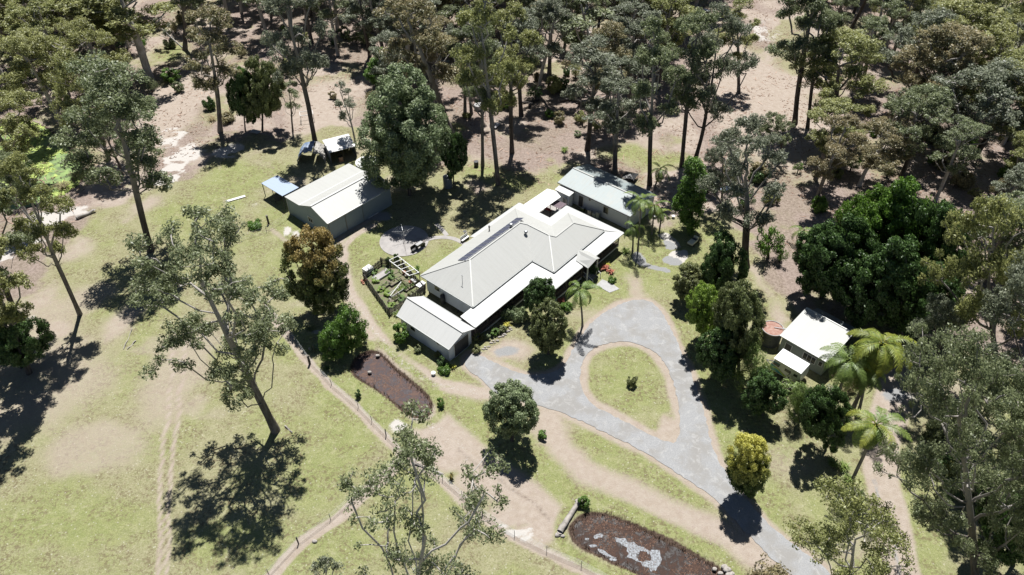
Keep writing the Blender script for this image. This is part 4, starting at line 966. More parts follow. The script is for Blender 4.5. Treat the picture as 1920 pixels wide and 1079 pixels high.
def place(key, name, x, y, H=None, cw=None, lean=0., rz=None, label=None, cat='tree', group=None, z=0, leaf=None, bark=None, rng=random.Random(5)):
    tm, cm, H0, w0, _ = TREES[key]
    t = bpy.data.objects.new(name, None); C.objects.link(t); t.empty_display_size = .3
    t.location = (x, y, z); sz = (H or H0) / H0; sx = (cw / w0) if cw else sz
    rz = rng.uniform(0, 6.28) if rz is None else rz
    t.rotation_mode = 'XYZ'
    from mathutils import Matrix
    mt = Matrix.Rotation(lean, 3, 'Y') @ Matrix.Rotation(rz, 3, 'Z'); t.rotation_euler = mt.to_euler('XYZ'); t.scale = (sx, sx, sz)
    for me, nm, om in ((tm, 'trunk', BM.get(bark)), (cm, 'crown', LM.get(leaf))):
        if me is None: continue
        o = bpy.data.objects.new(nm, me); C.objects.link(o); o.parent = t
        if om: o.material_slots[0].link = 'OBJECT'; o.material_slots[0].material = om
    return tag(t, label, cat, group)
def stand(key, name, bx, by, tx, ty, wpx, label, **k):
    """base pixel and crown top pixel of the photograph -> a real height, width and lean at that spot of ground"""
    p = un(bx, by); d = ray(tx, ty); s = p[1] / d[1]; X_, Hh = d[0] * s, CAMH + d[2] * s
    mid = (Hh * .7); dist = (p[1] * _f[1] + (mid - CAMH) * _f[2]); cw = .85 * wpx * dist / FPX
    ln = math.atan2(X_ - p[0], Hh); Hh = Hh / math.cos(ln)
    return place(key, name, p[0], p[1], Hh, cw, ln, label=label, **k)

# prototypes: open-crowned gums
GUMS = []
for k in range(8):
    GUMS.append(make_tree('gum%d' % k, 100 + k, 20, 9.5, crown(200 + k, 9 + k % 4, .42, (.26, .42)), 170, .56, 125, .24, ['gum', 'gum_olive', 'gum', 'gum_grey', 'gum_olive', 'gum', 'gum_rust', 'gum_grey'][k], ['gum', 'gum', 'dark', 'gum', 'pale', 'dark', 'gum', 'gum'][k], fork=.40, R0=.28, leader=.8))
WIDE = []
for k in range(4):
    WIDE.append(make_tree('wide%d' % k, 300 + k, 15, 13, crown(320 + k, 12, .38, (.24, .36)), 220, .56, 130, .23, ['gum_olive', 'gum_grey', 'gum', 'gum_olive'][k], ['gum', 'gum', 'dark', 'pale'][k], fork=.2, bend=.08, R0=.27, leader=.7))
THIN = []
for k in range(3):
    THIN.append(make_tree('thin%d' % k, 400 + k, 12, 5, crown(420 + k, 6, .45, (.3, .45)), 40, .5, 80, .25, ['gum_grey', 'gum', 'mid'][k], ['pale', 'gum', 'gum'][k], fork=.3, bend=.06, R0=.14, leader=.85))
# heroes
make_tree('hero_paddock', 11, 22, 13.5, crown(12, 20, .33, (.24, .36), .6), 330, .5, 125, .20, 'gum', 'gum', fork=.2, bend=.04, R0=.31, leader=.75)
make_tree('hero_front', 21, 24, 16, crown(23, 18, .36, (.18, .28)), 230, .48, 100, .18, 'gum', 'pale', fork=.25, bend=.07, R0=.24, leader=.7)
make_tree('hero_right', 31, 24, 18, crown(32, 24, .26, (.24, .34)), 460, .55, 130, .21, 'gum', 'dark', fork=.2, bend=.05, R0=.42, leader=.75)
make_tree('hero_corner', 41, 20, 11, crown(42, 14, .4, (.22, .34)), 180, .58, 130, .19, 'gum_olive', 'pale', fork=.3, bend=.06, R0=.2, leader=.7)
make_tree('hero_house', 51, 19, 12, crown(52, 16, .38, (.2, .3)), 200, .6, 110, .25, 'gum_grey', 'dark', fork=.28, bend=.08, R0=.42, leader=.65)
make_tree('hero_west', 61, 26, 13, crown(64, 15, .38, (.25, .36)), 260, .72, 130, .26, 'gum', 'dark', fork=.35, bend=.03, R0=.30, leader=.78)
# dense rounded trees and shrubs (fractions of a unit of height 10 by width 8)
def full(key, seed, leaf, nclump=90, cr=.8, nl=200, size=.30, H=8, cw=7, lobes=None, bark='dark', asp=.5, zc=.56, r=.92, flat=.75):
    return make_tree(key, seed, H, cw, lobes or [(0, .03, zc, r * .95)], nclump, cr, nl, size, leaf, bark, fork=.12, bend=.03, R0=.2, leader=.6, shape='full', flat=flat, asp=asp, up=.35)
full('ball_y', 523, 'yellow', 300, .5, 190, .22, lobes=[(0, .03, .56, .88), (0, .03, .52, .55), (0, .03, .62, .3)]); full('ball', 501, 'mid', 310, .45, 180, .22, lobes=[(0, .03, .56, .88), (0, .03, .52, .55)]); full('ball2', 502, 'mid', 210, .48, 190, .22, lobes=[(0, .1, .55, .8), (1, .4, .5, .6), (3.5, .4, .62, .6)])
full('dense', 503, 'dark', 260, .60, 190, .27, 9, 8, lobes=[(0, .1, .62, .7), (1, .45, .5, .6), (3, .45, .55, .62), (5, .45, .48, .6)])
full('dense2', 504, 'dark', 260, .60, 190, .27, 9, 9, lobes=[(0.5, .4, .6, .62), (2.2, .5, .55, .6), (4, .45, .62, .6), (5.4, .5, .42, .5)])
full('big', 505, 'pale', 430, .78, 230, .29, 16, 12, lobes=[(0, .05, .72, .58), (.6, .42, .5, .6), (2.2, .4, .58, .6), (3.8, .42, .44, .62), (5.2, .42, .5, .6), (1.4, .35, .30, .5)])
full('domed', 506, 'orange', 260, .52, 190, .23, 9, 8, lobes=[(0, .05, .68, .62), (1, .4, .5, .66), (3, .42, .45, .66), (5, .42, .5, .66), (2, .5, .28, .4)])
full('mango', 507, 'bright', 70, .75, 120, .42, 6, 6, lobes=[(0, .1, .6, .75), (2, .4, .42, .62), (4.5, .4, .42, .62)], asp=.28)
full('cone', 508, 'bright', 190, .6, 150, .27, 12, 6, lobes=[(0, .1, .86, .26), (1, .15, .66, .45), (3, .25, .48, .5), (4.5, .3, .34, .5), (6, .3, .28, .5)], asp=.4)
full('feather', 509, 'feather', 80, .8, 140, .34, 7, 6, lobes=[(0, .1, .66, .55), (2, .45, .45, .55), (4, .45, .4, .6)], asp=.16)
full('bush', 510, 'mid', 30, .42, 130, .22, 2.4, 2.4); full('bush2', 511, 'mid', 28, .45, 110, .26, 2., 2.8, lobes=[(0, .1, .5, .8), (2.5, .4, .45, .7)])
full('scrub', 512, 'gum', 30, .7, 70, .28, 4, 4.5, lobes=[(0, .2, .6, .6), (2, .5, .5, .5), (4.3, .5, .55, .5)])

# palms
def frond_mesh(key, L, droop, leafw, ll, mat, seed, nleaf=30, hang=.6):
    rng = np.random.RandomState(seed); V = []; F = []; T = []; P = []
    for k in range(13):
        t = k / 12; ang = .95 - droop * t; P.append((P[-1] + np.array([math.cos(ang), 0, math.sin(ang)]) * L / 12) if P else np.zeros(3))
    P = np.array(P); sv, sf = sweep(P, np.linspace(.045, .012, 13), 4); V.append(sv); F.append(sf); T.append(np.tile([.5, .4, .9], (len(sv), 1))); off = len(sv)
    for k in range(nleaf):
        t = .12 + .88 * k / (nleaf - 1); f_ = t * 12; i = min(11, int(f_)); p = P[i] + (P[i + 1] - P[i]) * (f_ - i); tg = P[i + 1] - P[i]; tg /= np.linalg.norm(tg)
        ln = ll * math.sin(math.pi * min(1, .12 + .86 * t)) ** .7
        for s in (-1, 1):
            d1 = np.array([0, s, 0]) * .8 + tg * .55 + rng.normal(0, .08, 3); d1[2] += .1; d2 = d1 * .8 + np.array([0, 0, -hang]) + rng.normal(0, .08, 3); d1 /= np.linalg.norm(d1); d2 /= np.linalg.norm(d2)
            w_ = tg * leafw / 2; a, b_, c = p, p + d1 * ln * .5, p + d1 * ln * .5 + d2 * ln * .5
            q = np.array([a - w_ * .6, a + w_ * .6, b_ + w_, b_ - w_, c]); V.append(q); F.append(np.array([[off, off + 1, off + 2, off + 3]])); F.append(np.array([[off + 3, off + 2, off + 4, off + 4]])[:, :4]); off += 5
            T.append(np.tile([rng.rand() * .4 + .3, rng.rand(), t * .8], (5, 1)))
    quads = [f for f in F]; Q = np.concatenate(quads); tri = Q[Q[:, 2] == Q[:, 3]] if False else Q[Q[:, 3] == Q[:, 2]]; qd = Q[Q[:, 3] != Q[:, 2]]
    me = np_mesh(key, np.concatenate(V), [qd, tri[:, :3]], {'tint': np.concatenate(T)}); me.materials.append(LM[mat]); return me
FR = {}
for nm, mt in (('green', 'palm'), ('gold', 'palm_gold'), ('dead', 'palm_dead')):
    FR[nm] = [frond_mesh('frond_%s_%d' % (nm, k), 3.0, dr, .055, .62, mt, 40 + k, 46, .5 if nm != 'dead' else 1.2) for k, dr in enumerate((1.5, 1.9, 2.3))]
def palm(px, py, cx, cy, rpx, label, n=15, mat='green', up=.9, low=-.2, dead=0, group=None, seed=1, thick=.13, bark='palm', mixm=None):
    p = un(px, py); d = ray(cx, cy); s = p[1] / d[1]; X_, H = d[0] * s, CAMH + d[2] * s
    dist = p[1] * _f[1] + (H - CAMH) * _f[2]; Rw = rpx * dist / FPX; rr = random.Random(seed)
    t = empty('palm_tree', (p[0], p[1], 0), 0, label, 'palm', group)
    Pt = [(0 + (X_ - p[0]) * (k / 8) ** 1.25, .05 * math.sin(k), H * k / 8) for k in range(9)]
    V, F = sweep(Pt, [thick * (1.35 if k == 0 else 1.08 - .035 * k) for k in range(9)], 10); tm = np_mesh('palm_trunk', V, [F], smooth=True); tm.materials.append(BM[bark]); link('trunk', tm, None, t)
    q = MB(); q.cyl((Pt[-1][0], Pt[-1][1], H - .1), thick * .95, .9, 10, thick * .45); q.build('crownshaft', LM['palm'] if bark != 'palm_old' else BM['palm'], t)
    for k in range(n):
        me = rr.choice(FR[mixm if (mixm and rr.random() < .4) else mat]); o = bpy.data.objects.new('frond', me); C.objects.link(o); o.parent = t
        f_ = k / max(1, n - 1); el = up + (low - up) * f_ + rr.uniform(-.12, .12); az = k * 2.4 + rr.uniform(-.3, .3)
        o.location = (Pt[-1][0], Pt[-1][1], H + .6 - .35 * f_); o.rotation_euler = (0, -(el - .95) , 0); o.rotation_euler = (rr.uniform(-.25, .25), .95 - el, az)
        sc = Rw / 2.45 * rr.uniform(.88, 1.12); o.scale = (sc, sc, sc)
    for k in range(dead):
        o = bpy.data.objects.new('dead_frond', rr.choice(FR['dead'])); C.objects.link(o); o.parent = t; o.location = (Pt[-1][0], Pt[-1][1], H + .1)
        o.rotation_euler = (0, .95 + rr.uniform(.7, 1.1), k * 2.4); sc = Rw / 3.2; o.scale = (sc, sc, sc)
    return t
def strappy(key, seed, n, L, mat, wd=.07):
    rng = np.random.RandomState(seed); V = []; T = []; 
    F = []
    for k in range(n):
        a = rng.uniform(0, 6.28); o = rng.normal(0, .12, 2) * L; d = np.array([math.cos(a), math.sin(a), 0]); s = np.array([-d[1], d[0], 0]) * wd / 2; l_ = L * rng.uniform(.6, 1.1); e = rng.uniform(.7, 1.4)
        p0 = np.array([o[0], o[1], 0]); p1 = p0 + (d * math.cos(e) + np.array([0, 0, math.sin(e)])) * l_ * .55; p2 = p1 + (d * .9 + np.array([0, 0, -.25 + .5 * rng.rand()])) * l_ * .45
        b_ = len(V) * 6; V.append(np.array([p0 - s, p0 + s, p1 - s, p1 + s, p2 - s * .3, p2 + s * .3])); F += [(b_, b_ + 1, b_ + 3, b_ + 2), (b_ + 2, b_ + 3, b_ + 5, b_ + 4)]; T.append(np.tile([rng.rand(), rng.rand(), rng.rand()], (6, 1)))
    me = np_mesh(key, np.concatenate(V), [np.array(F)], {'tint': np.concatenate(T)}); me.materials.append(LM[mat]); TREES[key] = (None, me, L, L * 1.4, None)
strappy('strap', 71, 90, 1.3, 'palm', .10); strappy('tuft', 72, 110, .9, 'dry', .03); strappy('strap_y', 73, 70, .9, 'flower_y', .1); strappy('strap_r', 74, 70, .8, 'flower_red', .1)

# ------------------------------------------------------------------ trees one can tell apart
stand('hero_paddock', 'gum_tree', 517, 808, 370, 415, 345, 'large leaning gum alone in the open paddock above its own dark shadow')
stand('hero_west', 'gum_tree', 283, 470, 178, 118, 225, 'tall dark-trunked gum at the sandy edge of the paddock, left of the shed')
stand('gum1', 'gum_tree', 150, 590, 18, 280, 150, 'tall leaning gum with long bare trunk at the left paddock edge')
stand('gum0', 'gum_tree', 38, 610, -62, 330, 170, 'bare-trunked gum at the left edge, left of the long leaning trunk', bark='dark')
stand('gum4', 'gum_tree', 55, 700, -40, 440, 150, 'lowest gum at the left edge with undergrowth at its foot', bark='dark')
stand('gum2', 'gum_tree', -75, 730, -170, 380, 260, 'gum at the left frame edge that throws a big shadow on the paddock')
stand('gum3', 'gum_tree', -140, 640, -230, 330, 260, 'gum just off the left edge beside the low shrubs')
stand('gum4', 'gum_tree', 282, 152, 196, -60, 230, 'white-limbed gum with yellow-green crown at upper left', bark='pale', leaf='gum_olive')
stand('thin0', 'gum_tree', 345, 92, 285, 40, 60, 'fallen-looking grey gum leaning hard left by the dark gully')
stand('gum0', 'gum_tree', 347, 94, 322, -110, 130, 'slim dark gum beside the leaning grey one at upper left')
stand('gum7', 'gum_tree', 413, 247, 402, 12, 130, 'brown-grey gum with round crown left of the dense green clump', leaf='gum_rust')
stand('gum3', 'gum_tree', 593, 278, 545, -70, 150, 'tall gum rising from beside the blue tarp shelter', bark='dark')
stand('thin1', 'gum_tree', 549, 246, 538, 150, 60, 'small forked sapling between the green clump and the tall gum')
stand('thin0', 'gum_tree', 667, 272, 652, 150, 70, 'thin pale sapling behind the open white shelter')
stand('gum6', 'gum_tree', 846, 250, 795, -10, 190, 'rust-tinged gum behind the big pale green tree')
stand('gum3', 'gum_tree', 872, 215, 860, 35, 100, 'left of a close pair of dark trunks behind the house')
stand('gum0', 'gum_tree', 884, 214, 884, 20, 90, 'right of a close pair of dark trunks behind the house')
stand('gum5', 'gum_tree', 905, 312, 897, 45, 100, 'gum with a kinked pale trunk nearest the shade behind the shed', bark='gum')
stand('gum1', 'gum_tree', 934, 346, 914, -30, 165, 'tallest straight grey trunk between shed and annex')
stand('gum4', 'gum_tree', 960, 287, 962, 5, 130, 'dark straight trunk with white upper branches behind the house', bark='dark')
stand('gum0', 'gum_tree', 1030, 140, 1035, -60, 120, 'slim gum at the top of the pale clearing')
stand('gum7', 'gum_tree', 1101, 282, 1112, 70, 140, 'straight dark gum behind the left end of the annex roof', bark='dark')
stand('gum3', 'gum_tree', 1153, 326, 1168, 118, 150, 'grey gum standing against the back of the annex roof')
stand('gum0', 'gum_tree', 1218, 347, 1240, 30, 140, 'gum with palm fronds at its foot behind the annex', bark='dark')
stand('gum5', 'gum_tree', 1278, 312, 1308, 25, 125, 'left gum of the leaning pair above the bright green tree', bark='dark')
stand('wide1', 'gum_tree', 1303, 302, 1348, 15, 175, 'right gum of the leaning pair with a wide grey crown', bark='dark')
stand('gum2', 'gum_tree', 1490, 232, 1492, -40, 160, 'dark gum at the right side of the dry clearing', bark='dark')
stand('gum5', 'gum_tree', 1514, 240, 1545, 15, 100, 'slimmer gum just right of the dark one by the clearing', bark='dark')
stand('wide3', 'gum_tree', 1568, 257, 1600, 55, 215, 'broad spreading olive gum right of the dry clearing', leaf='gum_olive', bark='dark')
stand('gum1', 'gum_tree', 1385, 175, 1392, 5, 110, 'gum at the head of the dry clearing')
stand('hero_house', 'gum_tree', 1398, 500, 1402, 222, 175, 'forked dark gum with sparse grey crown by the turning area')
stand('hero_right', 'gum_tree', 1830, 1095, 1815, 640, 335, 'huge dark gum filling the lower right corner')
stand('hero_corner', 'gum_tree', 1598, 1195, 1572, 922, 230, 'pale-limbed gum crown at the bottom edge right of the driveway')
stand('hero_front', 'gum_tree', 785, 1260, 770, 802, 410, 'large open white-limbed gum at the bottom edge over the fence')
stand('thin0', 'gum_tree', 596, 1170, 592, 1035, 95, 'small sparse gum top at the bottom edge left of the big white-limbed gum')
stand('wide0', 'gum_tree', 1870, 720, 1850, 385, 230, 'pale olive gum at the right edge beside the dark glossy trees', leaf='gum_olive')
stand('wide2', 'gum_tree', 1960, 830, 1935, 520, 260, 'grey gum cut by the right edge above the huge dark gum', leaf='gum_grey')
stand('hero_right', 'gum_tree', 1990, 1190, 2010, 700, 270, 'dark gum cut by the right edge at the bottom corner', rz=2.0)
stand('wide0', 'gum_tree', 1905, 905, 1895, 690, 200, 'smaller dark gum behind the huge dark gum at the right edge', leaf='gum', bark='dark')
stand('dense2', 'evergreen_tree', 1900, 1060, 1895, 930, 150, 'added dark tree deepening the shade beneath the huge dark gum in the lower right corner', leaf='dark')  # dark-leaved tree added to deepen the shade in this corner
stand('wide2', 'gum_tree', 1755, 700, 1748, 560, 120, 'grey gum between the big cottage palm and the right-edge gums', leaf='gum_grey')
stand('wide2', 'gum_tree', 1470, 300, 1440, 215, 80, 'small grey gum sapling at the foot of the dry clearing')
stand('wide1', 'gum_tree', 1350, 395, 1362, 258, 100, 'twiggy grey gum right of the bright green conical tree')
for a in [(205, 300, 120, 95, 150, 'wide0', 'yellow-green gum leaning over the lily pond', 'gum_olive'), (120, 240, 55, 60, 190, 'wide3', 'broad yellow-green gum behind the lily pond', 'gum_olive'),
          (40, 330, -20, 150, 190, 'wide0', 'yellowish gum at the left edge by the lily pond', 'gum_olive'), (190, 210, 130, 40, 170, 'wide1', 'olive gum between the white-limbed gum and the pond', 'gum_olive'),
          (60, 420, 5, 285, 110, 'wide3', 'low gum at the near bank of the lily pond', 'gum'), (230, 330, 205, 215, 100, 'wide2', 'dark gum at the sandy pond corner', 'gum')]:
    stand(a[5], 'gum_tree', *a[:5], a[6], leaf=a[7])
stand('big', 'shade_tree', 768, 366, 754, 128, 196, 'big pale green dense tree whose shadow covers the back of the shed lawn')
stand('domed', 'domed_tree', 590, 588, 591, 430, 152, 'domed tree with rust-orange top in front of the shed')
stand('mango', 'mango_tree', 660, 655, 655, 578, 70, 'larger of two glossy long-leaved bushes beside the dirt track')
stand('mango', 'mango_tree', 630, 672, 622, 612, 62, 'smaller of two glossy long-leaved bushes beside the dirt track')
stand('ball', 'ball_tree', 1028, 664, 1028, 568, 80, 'grey-green ball tree on the lawn beside the driveway')
stand('ball2', 'ball_tree', 1012, 596, 1012, 526, 66, 'bright green rounded tree against the verandah corner', leaf='dark')
stand('ball2', 'ball_tree', 960, 826, 960, 730, 118, 'rounded olive tree alone on the lawn below the driveway', leaf='pale')
stand('ball_y', 'flowering_tree', 1405, 932, 1408, 824, 92, 'small tree covered in yellow flowers on the driveway edge')
stand('cone', 'conical_tree', 1297, 432, 1300, 296, 74, 'bright green upright tree right of the annex', leaf='bright')
DK = [(1700, 545, 1690, 345, 150, 'dense'), (1600, 575, 1565, 425, 150, 'dense2'), (1690, 640, 1680, 455, 160, 'dense'), (1765, 580, 1750, 385, 140, 'dense2'), (1540, 560, 1535, 430, 120, 'dense'), (1640, 520, 1630, 370, 140, 'dense2'), (1625, 610, 1610, 490, 130, 'dense2'), (1770, 640, 1760, 500, 110, 'dense')]
DL = ['tallest bright-topped of the dark glossy trees above the cottage', 'left middle dark glossy tree above the cottage', 'dark glossy tree directly behind the cottage roof', 'rightmost dark glossy tree next to the olive gum', 'leftmost dark glossy tree by the bare clearing', 'upper middle dark glossy tree of the dense stand', 'low dark glossy tree touching the cottage lean-to', 'low dark glossy tree behind the golden palm']
for k, (a, lb) in enumerate(zip(DK, DL)): stand(a[5], 'evergreen_tree', *a[:5], lb, group='dark glossy trees above the cottage', leaf='bright' if k in (0, 5) else None)
for a in [('dense2', 1352, 566, 1356, 445, 98, 'dark bushy tree under the forked gum', 'dark', 'evergreen_tree'), ('ball', 1292, 565, 1290, 500, 70, 'olive bush at the left of the hedge by the turning area', 'mid', 'bushy_tree'),
          ('ball2', 1318, 640, 1318, 535, 78, 'lime green bushy tree in the hedge beside the driveway', 'lime', 'bushy_tree'), ('ball2', 1385, 700, 1383, 535, 112, 'large olive bushy tree between lime tree and cottage tank', 'mid', 'bushy_tree'),
          ('dense', 1350, 715, 1348, 620, 95, 'dark tree at the driveway side of the hedge', 'dark', 'evergreen_tree'), ('feather', 1420, 745, 1417, 652, 88, 'feathery light green tree in front of the caravan', 'feather', 'feathery_tree'),
          ('dense', 1430, 778, 1432, 700, 90, 'dark rounded shrub tree at the lawn corner below the caravan', 'dark', 'evergreen_tree'), ('dense2', 1548, 845, 1545, 735, 105, 'dark branching tree left of the leaning palm', 'dark', 'evergreen_tree'),
          ('feather', 1500, 790, 1498, 725, 60, 'feathery shrub between the lawn corner and the dark branching tree', 'feather', 'feathery_tree'), ('ball2', 1515, 770, 1512, 735, 50, 'olive shrub below the caravan', 'mid', 'bushy_tree'),
          ('scrub', 1440, 485, 1440, 430, 70, 'leafy clump right of the forked gum trunk', 'bright', 'bushy_tree'), ('scrub', 1462, 492, 1464, 462, 40, 'low leafy bush at the clearing side of the clump', 'bright', 'bushy_tree'),
          ('dense2', 492, 246, 490, 112, 92, 'dense dark green clump tree at the far lawn edge', 'mid', 'evergreen_tree'), ('dense2', 460, 246, 452, 138, 66, 'darker small tree left of the dense clump', 'dark', 'evergreen_tree'),
          ('dense2', 40, 690, 25, 600, 120, 'dark undergrowth tree beside the lowest left gum', 'dark', 'evergreen_tree'), ('cone', 715, 165, 712, 90, 60, 'light green young tree behind the shade tree', 'bright', 'bushy_tree'),
          ('dense2', 850, 345, 852, 250, 60, 'dark sapling thicket against the right of the shade tree', 'dark', 'evergreen_tree')]:
    stand(a[0], a[8], *a[1:6], a[6], leaf=a[7])
# palms
palm(1092, 612, 1087, 548, 38, 'slender palm between ball tree and front path, casting a star shadow', 13, 'green', 1.0, -.5, seed=3)
palm(1196, 468, 1201, 380, 30, 'taller slender palm at the annex corner', 11, 'green', 1.0, -.3, seed=4)
palm(1186, 472, 1187, 432, 24, 'short palm in front of the annex corner', 9, 'green', .9, -.5, seed=5)
palm(1222, 440, 1226, 392, 26, 'clumping palm right of the annex corner', 14, 'green', 1.1, -.5, seed=6, mixm='gold')
palm(1236, 436, 1240, 405, 20, 'smallest palm of the clump beside the annex', 12, 'green', 1.1, -.5, seed=8, mixm='gold')
palm(1228, 352, 1238, 322, 26, 'palm with drooping fronds at the foot of a gum behind the annex', 12, 'green', .9, -.6, dead=4, seed=7)
palm(1600, 765, 1652, 652, 60, 'big golden-green palm beside the cottage', 26, 'gold', 1.0, -.7, dead=6, seed=9, thick=.22)
palm(1560, 770, 1590, 682, 52, 'palm with a brown skirt of dead fronds right of the caravan', 24, 'green', .9, -.7, dead=12, seed=10, thick=.2)
palm(1610, 772, 1622, 700, 48, 'dark palm tucked between the two big cottage palms', 18, 'green', .9, -.7, dead=4, seed=13, thick=.18)
palm(1597, 903, 1640, 803, 58, 'leaning feathery palm beside the dirt track', 24, 'green', 1.0, -.6, dead=3, seed=11, thick=.18, mixm='gold')
palm(1500, 458, 1506, 438, 26, 'short palm at the edge of the dark glossy trees', 10, 'green', .8, -.3, seed=12)
palm(1378, 690, 1372, 655, 26, 'small palm under the hedge near the caravan', 11, 'green', .8, -.4, seed=14)

def shrub(key, px, py, wd, label, name='shrub', h=None, leaf=None, cat='shrub', group=None):
    p = un(px, py); tm, cm, H0, w0, _ = TREES[key]; return place(key, name, p[0], p[1], h or wd * H0 / w0, wd, label=label, leaf=leaf, cat=cat, group=group)
for a in [('bush', 752, 640, 2.3, 'rounded green bush at the back left corner of the garage', 2.8, 'bright'), ('bush', 784, 657, 1.3, 'brownish shrub along the garage side wall', 1.0, 'mid'), ('bush2', 822, 668, 1.0, 'low shrub near the front of the garage side wall', .8, 'mid'),
          ('bush2', 835, 695, 1.8, 'leafy shrub at the front corner of the garage', 1.0, 'bright'), ('strap_y', 850, 690, .9, 'pale yellow-green plant at the garage corner', .9, None), ('bush', 827, 686, 1.2, 'dark shrub in the garage shadow', 1.6, 'dark'),
          ('bush', 897, 640, 1.4, 'grey-green shrub right of the roller door', 1.3, 'mid'), ('bush', 893, 660, 1.2, 'round shrub at the driveway end beside the garage', 1.0, 'mid'), ('bush', 913, 633, 1.2, 'round shrub in the front bed near the garage', .9, 'pale'),
          ('bush', 928, 628, 1.3, 'leafy shrub in the middle of the front bed', 1.0, 'bright'), ('bush', 943, 622, 1.1, 'brown-green shrub in the front bed', .9, 'mid'), ('strap_y', 950, 612, 1.1, 'bright yellow variegated plant in the front bed', 1., None),
          ('bush2', 955, 597, 2.3, 'broad leafy shrub against the verandah', 1.9, 'pale'), ('bush2', 977, 600, 2.4, 'pale leafy shrub left of the rounded tree', 1.8, 'pale'), ('strap_r', 1052, 566, 1.3, 'coral-leaved plant between the trees and the palm', 1.0, None),
          ('bush2', 1062, 580, 1.8, 'green shrub left of the slender palm', 1.0, 'bright'), ('strap_r', 1133, 505, 1.4, 'coral and cream plant left of the front steps shrub', 1.1, None), ('strap_r', 1145, 512, 1.1, 'red-leaved plant beside the front steps', 1.0, None),
          ('strap_y', 1137, 500, 1.2, 'cream-leaved plant above the red one by the steps', 1.2, None), ('bush', 1112, 513, 1.6, 'dark shrub left of the front steps', 1.7, 'dark'), ('strap', 1172, 474, 1.5, 'strappy green plant at the east corner of the verandah', 1.2, None),
          ('bush2', 1148, 528, 1.3, 'low green shrub at the right edge of the front path', .7, 'bright'), ('strap', 745, 592, 1.2, 'pale strappy plant between picket garden and garage', 1., None), ('bush', 800, 605, 1.2, 'low shrub in the gap between garage and house', .8, 'bright'),
          ('tuft', 583, 618, 1.8, 'grey-green grass clump inside the paddock fence', .9, 'mid'), ('tuft', 590, 655, 1.6, 'pale spiky clump beside the fence post', 1., 'pale'), ('strap', 614, 692, .9, 'small dark plant near the top of the long pond', .7, 'dark'),
          ('bush', 672, 745, .8, 'small dark sapling between fence and long pond', 1.3, 'dark'), ('bush', 826, 762, 1.0, 'small dark green bush beside the long pond', 1.3, 'bright'), ('bush', 1018, 820, 1.2, 'small spiky bush right of the rounded olive tree', 1.0, 'bright'),
          ('strap_r', 847, 898, .8, 'young orange-leaved plant inside the lower fence', 1.6, 'orange'), ('bush', 1094, 950, 1.3, 'leafy bush at the top end of the log edging', 1.5, 'bright'), ('bush', 1184, 722, 1.3, 'small palm-like bush in the middle of the driveway island', 1.6, 'mid'),
          ('strap', 1580, 880, 1.8, 'strappy clump left of the leaning palm foot', 1.5, 'feather'), ('strap', 1560, 872, 1.6, 'second strappy clump further left of the palm foot', 1.4, 'feather'), ('strap', 1590, 905, 1.7, 'strappy clump right at the leaning palm foot', 1.4, 'feather'), ('strap', 1580, 930, 2.0, 'strappy clump below the leaning palm foot', 1.4, 'feather'), ('strap', 1605, 935, 2.0, 'strappy clump shaded by the leaning palm', 1.4, 'feather'),
          ('bush2', 1750, 822, 2.6, 'round green bush at the right side of the dirt track', 1.9, 'mid'), ('scrub', 1800, 850, 3.2, 'dark bush beyond the dirt track', 2.6, 'dark'), ('scrub', 1430, 1100, 4.5, 'orange-brown shrub at the bottom edge beside the pond', 3.6, 'gum_rust'), ('scrub', 1395, 1110, 2.5, 'grey twiggy shrub at the bottom edge by the rocks', 2.2, 'gum_rust'),
          ('bush', 1047, 232, 2.4, 'sparse brown shrub in the pale clearing', 2.4, 'gum_rust'), ('bush', 1085, 228, 2.0, 'olive shrub right of the brown one in the clearing', 2.2, 'gum_olive'), ('bush', 1082, 255, 1.6, 'low dark shrub in the pale clearing', .9, 'gum'), ('strap', 1058, 285, 1.6, 'strappy plant behind the annex roof', 1.4, 'palm'), ('bush', 900, 165, 2.6, 'bright bush between the paired trunks and the kinked gum', 1.6, 'bright'),
          ('bush2', 425, 228, 3.2, 'pinkish dry bush at the foot of the brown-grey gum', 1.6, 'gum_rust'), ('bush2', 395, 205, 2.4, 'dark bush left of the brown-grey gum', 2.4, 'dark'), ('tuft', 398, 226, 2.2, 'dry grass clump at the lawn edge near the brown-grey gum', 1.1, 'dry'), ('bush2', 480, 425, 2.4, 'low bush on the wire fence left of the shed', 1.0, 'bright'),
          ('tuft', 145, 330, 3.0, 'reed clump at the right side of the lily pond', 1.5, 'gum_rust'), ('tuft', 118, 352, 3.2, 'reed clump at the near side of the lily pond', 1.5, 'dry'), ('bush', 60, 355, 3.0, 'dark reedy bush at the near bank of the pond', 1.6, 'gum_olive'), ('bush2', 505, 205, 3, 'bush behind the dense clump tree', 2, 'gum'),
          ('bush', 730, 497, .9, 'leafy plant on the corner of the picket garden', 1.6, 'dark'), ('bush', 745, 492, 1., 'climbing plant on the white pergola', 1.7, 'dark'), ('strap', 783, 510, 1.0, 'small banana-like plant at the right end of the pergola', 1.9, 'bright'),
          ('scrub', 1410, 640, 3, 'bush behind the rust-topped tank', 2.4, 'mid'), ('scrub', 1480, 735, 4, 'bush along the lower side of the caravan', 1.6, 'feather'), ('scrub', 1540, 750, 3.6, 'grey shrub between caravan and palms', 1.8, 'gum_grey'), ('scrub', 1590, 735, 3, 'brown shrub under the cottage palms', 2, 'gum_rust')]:
    shrub(a[0], a[1], a[2], a[3], a[4], h=a[5], leaf=a[6])

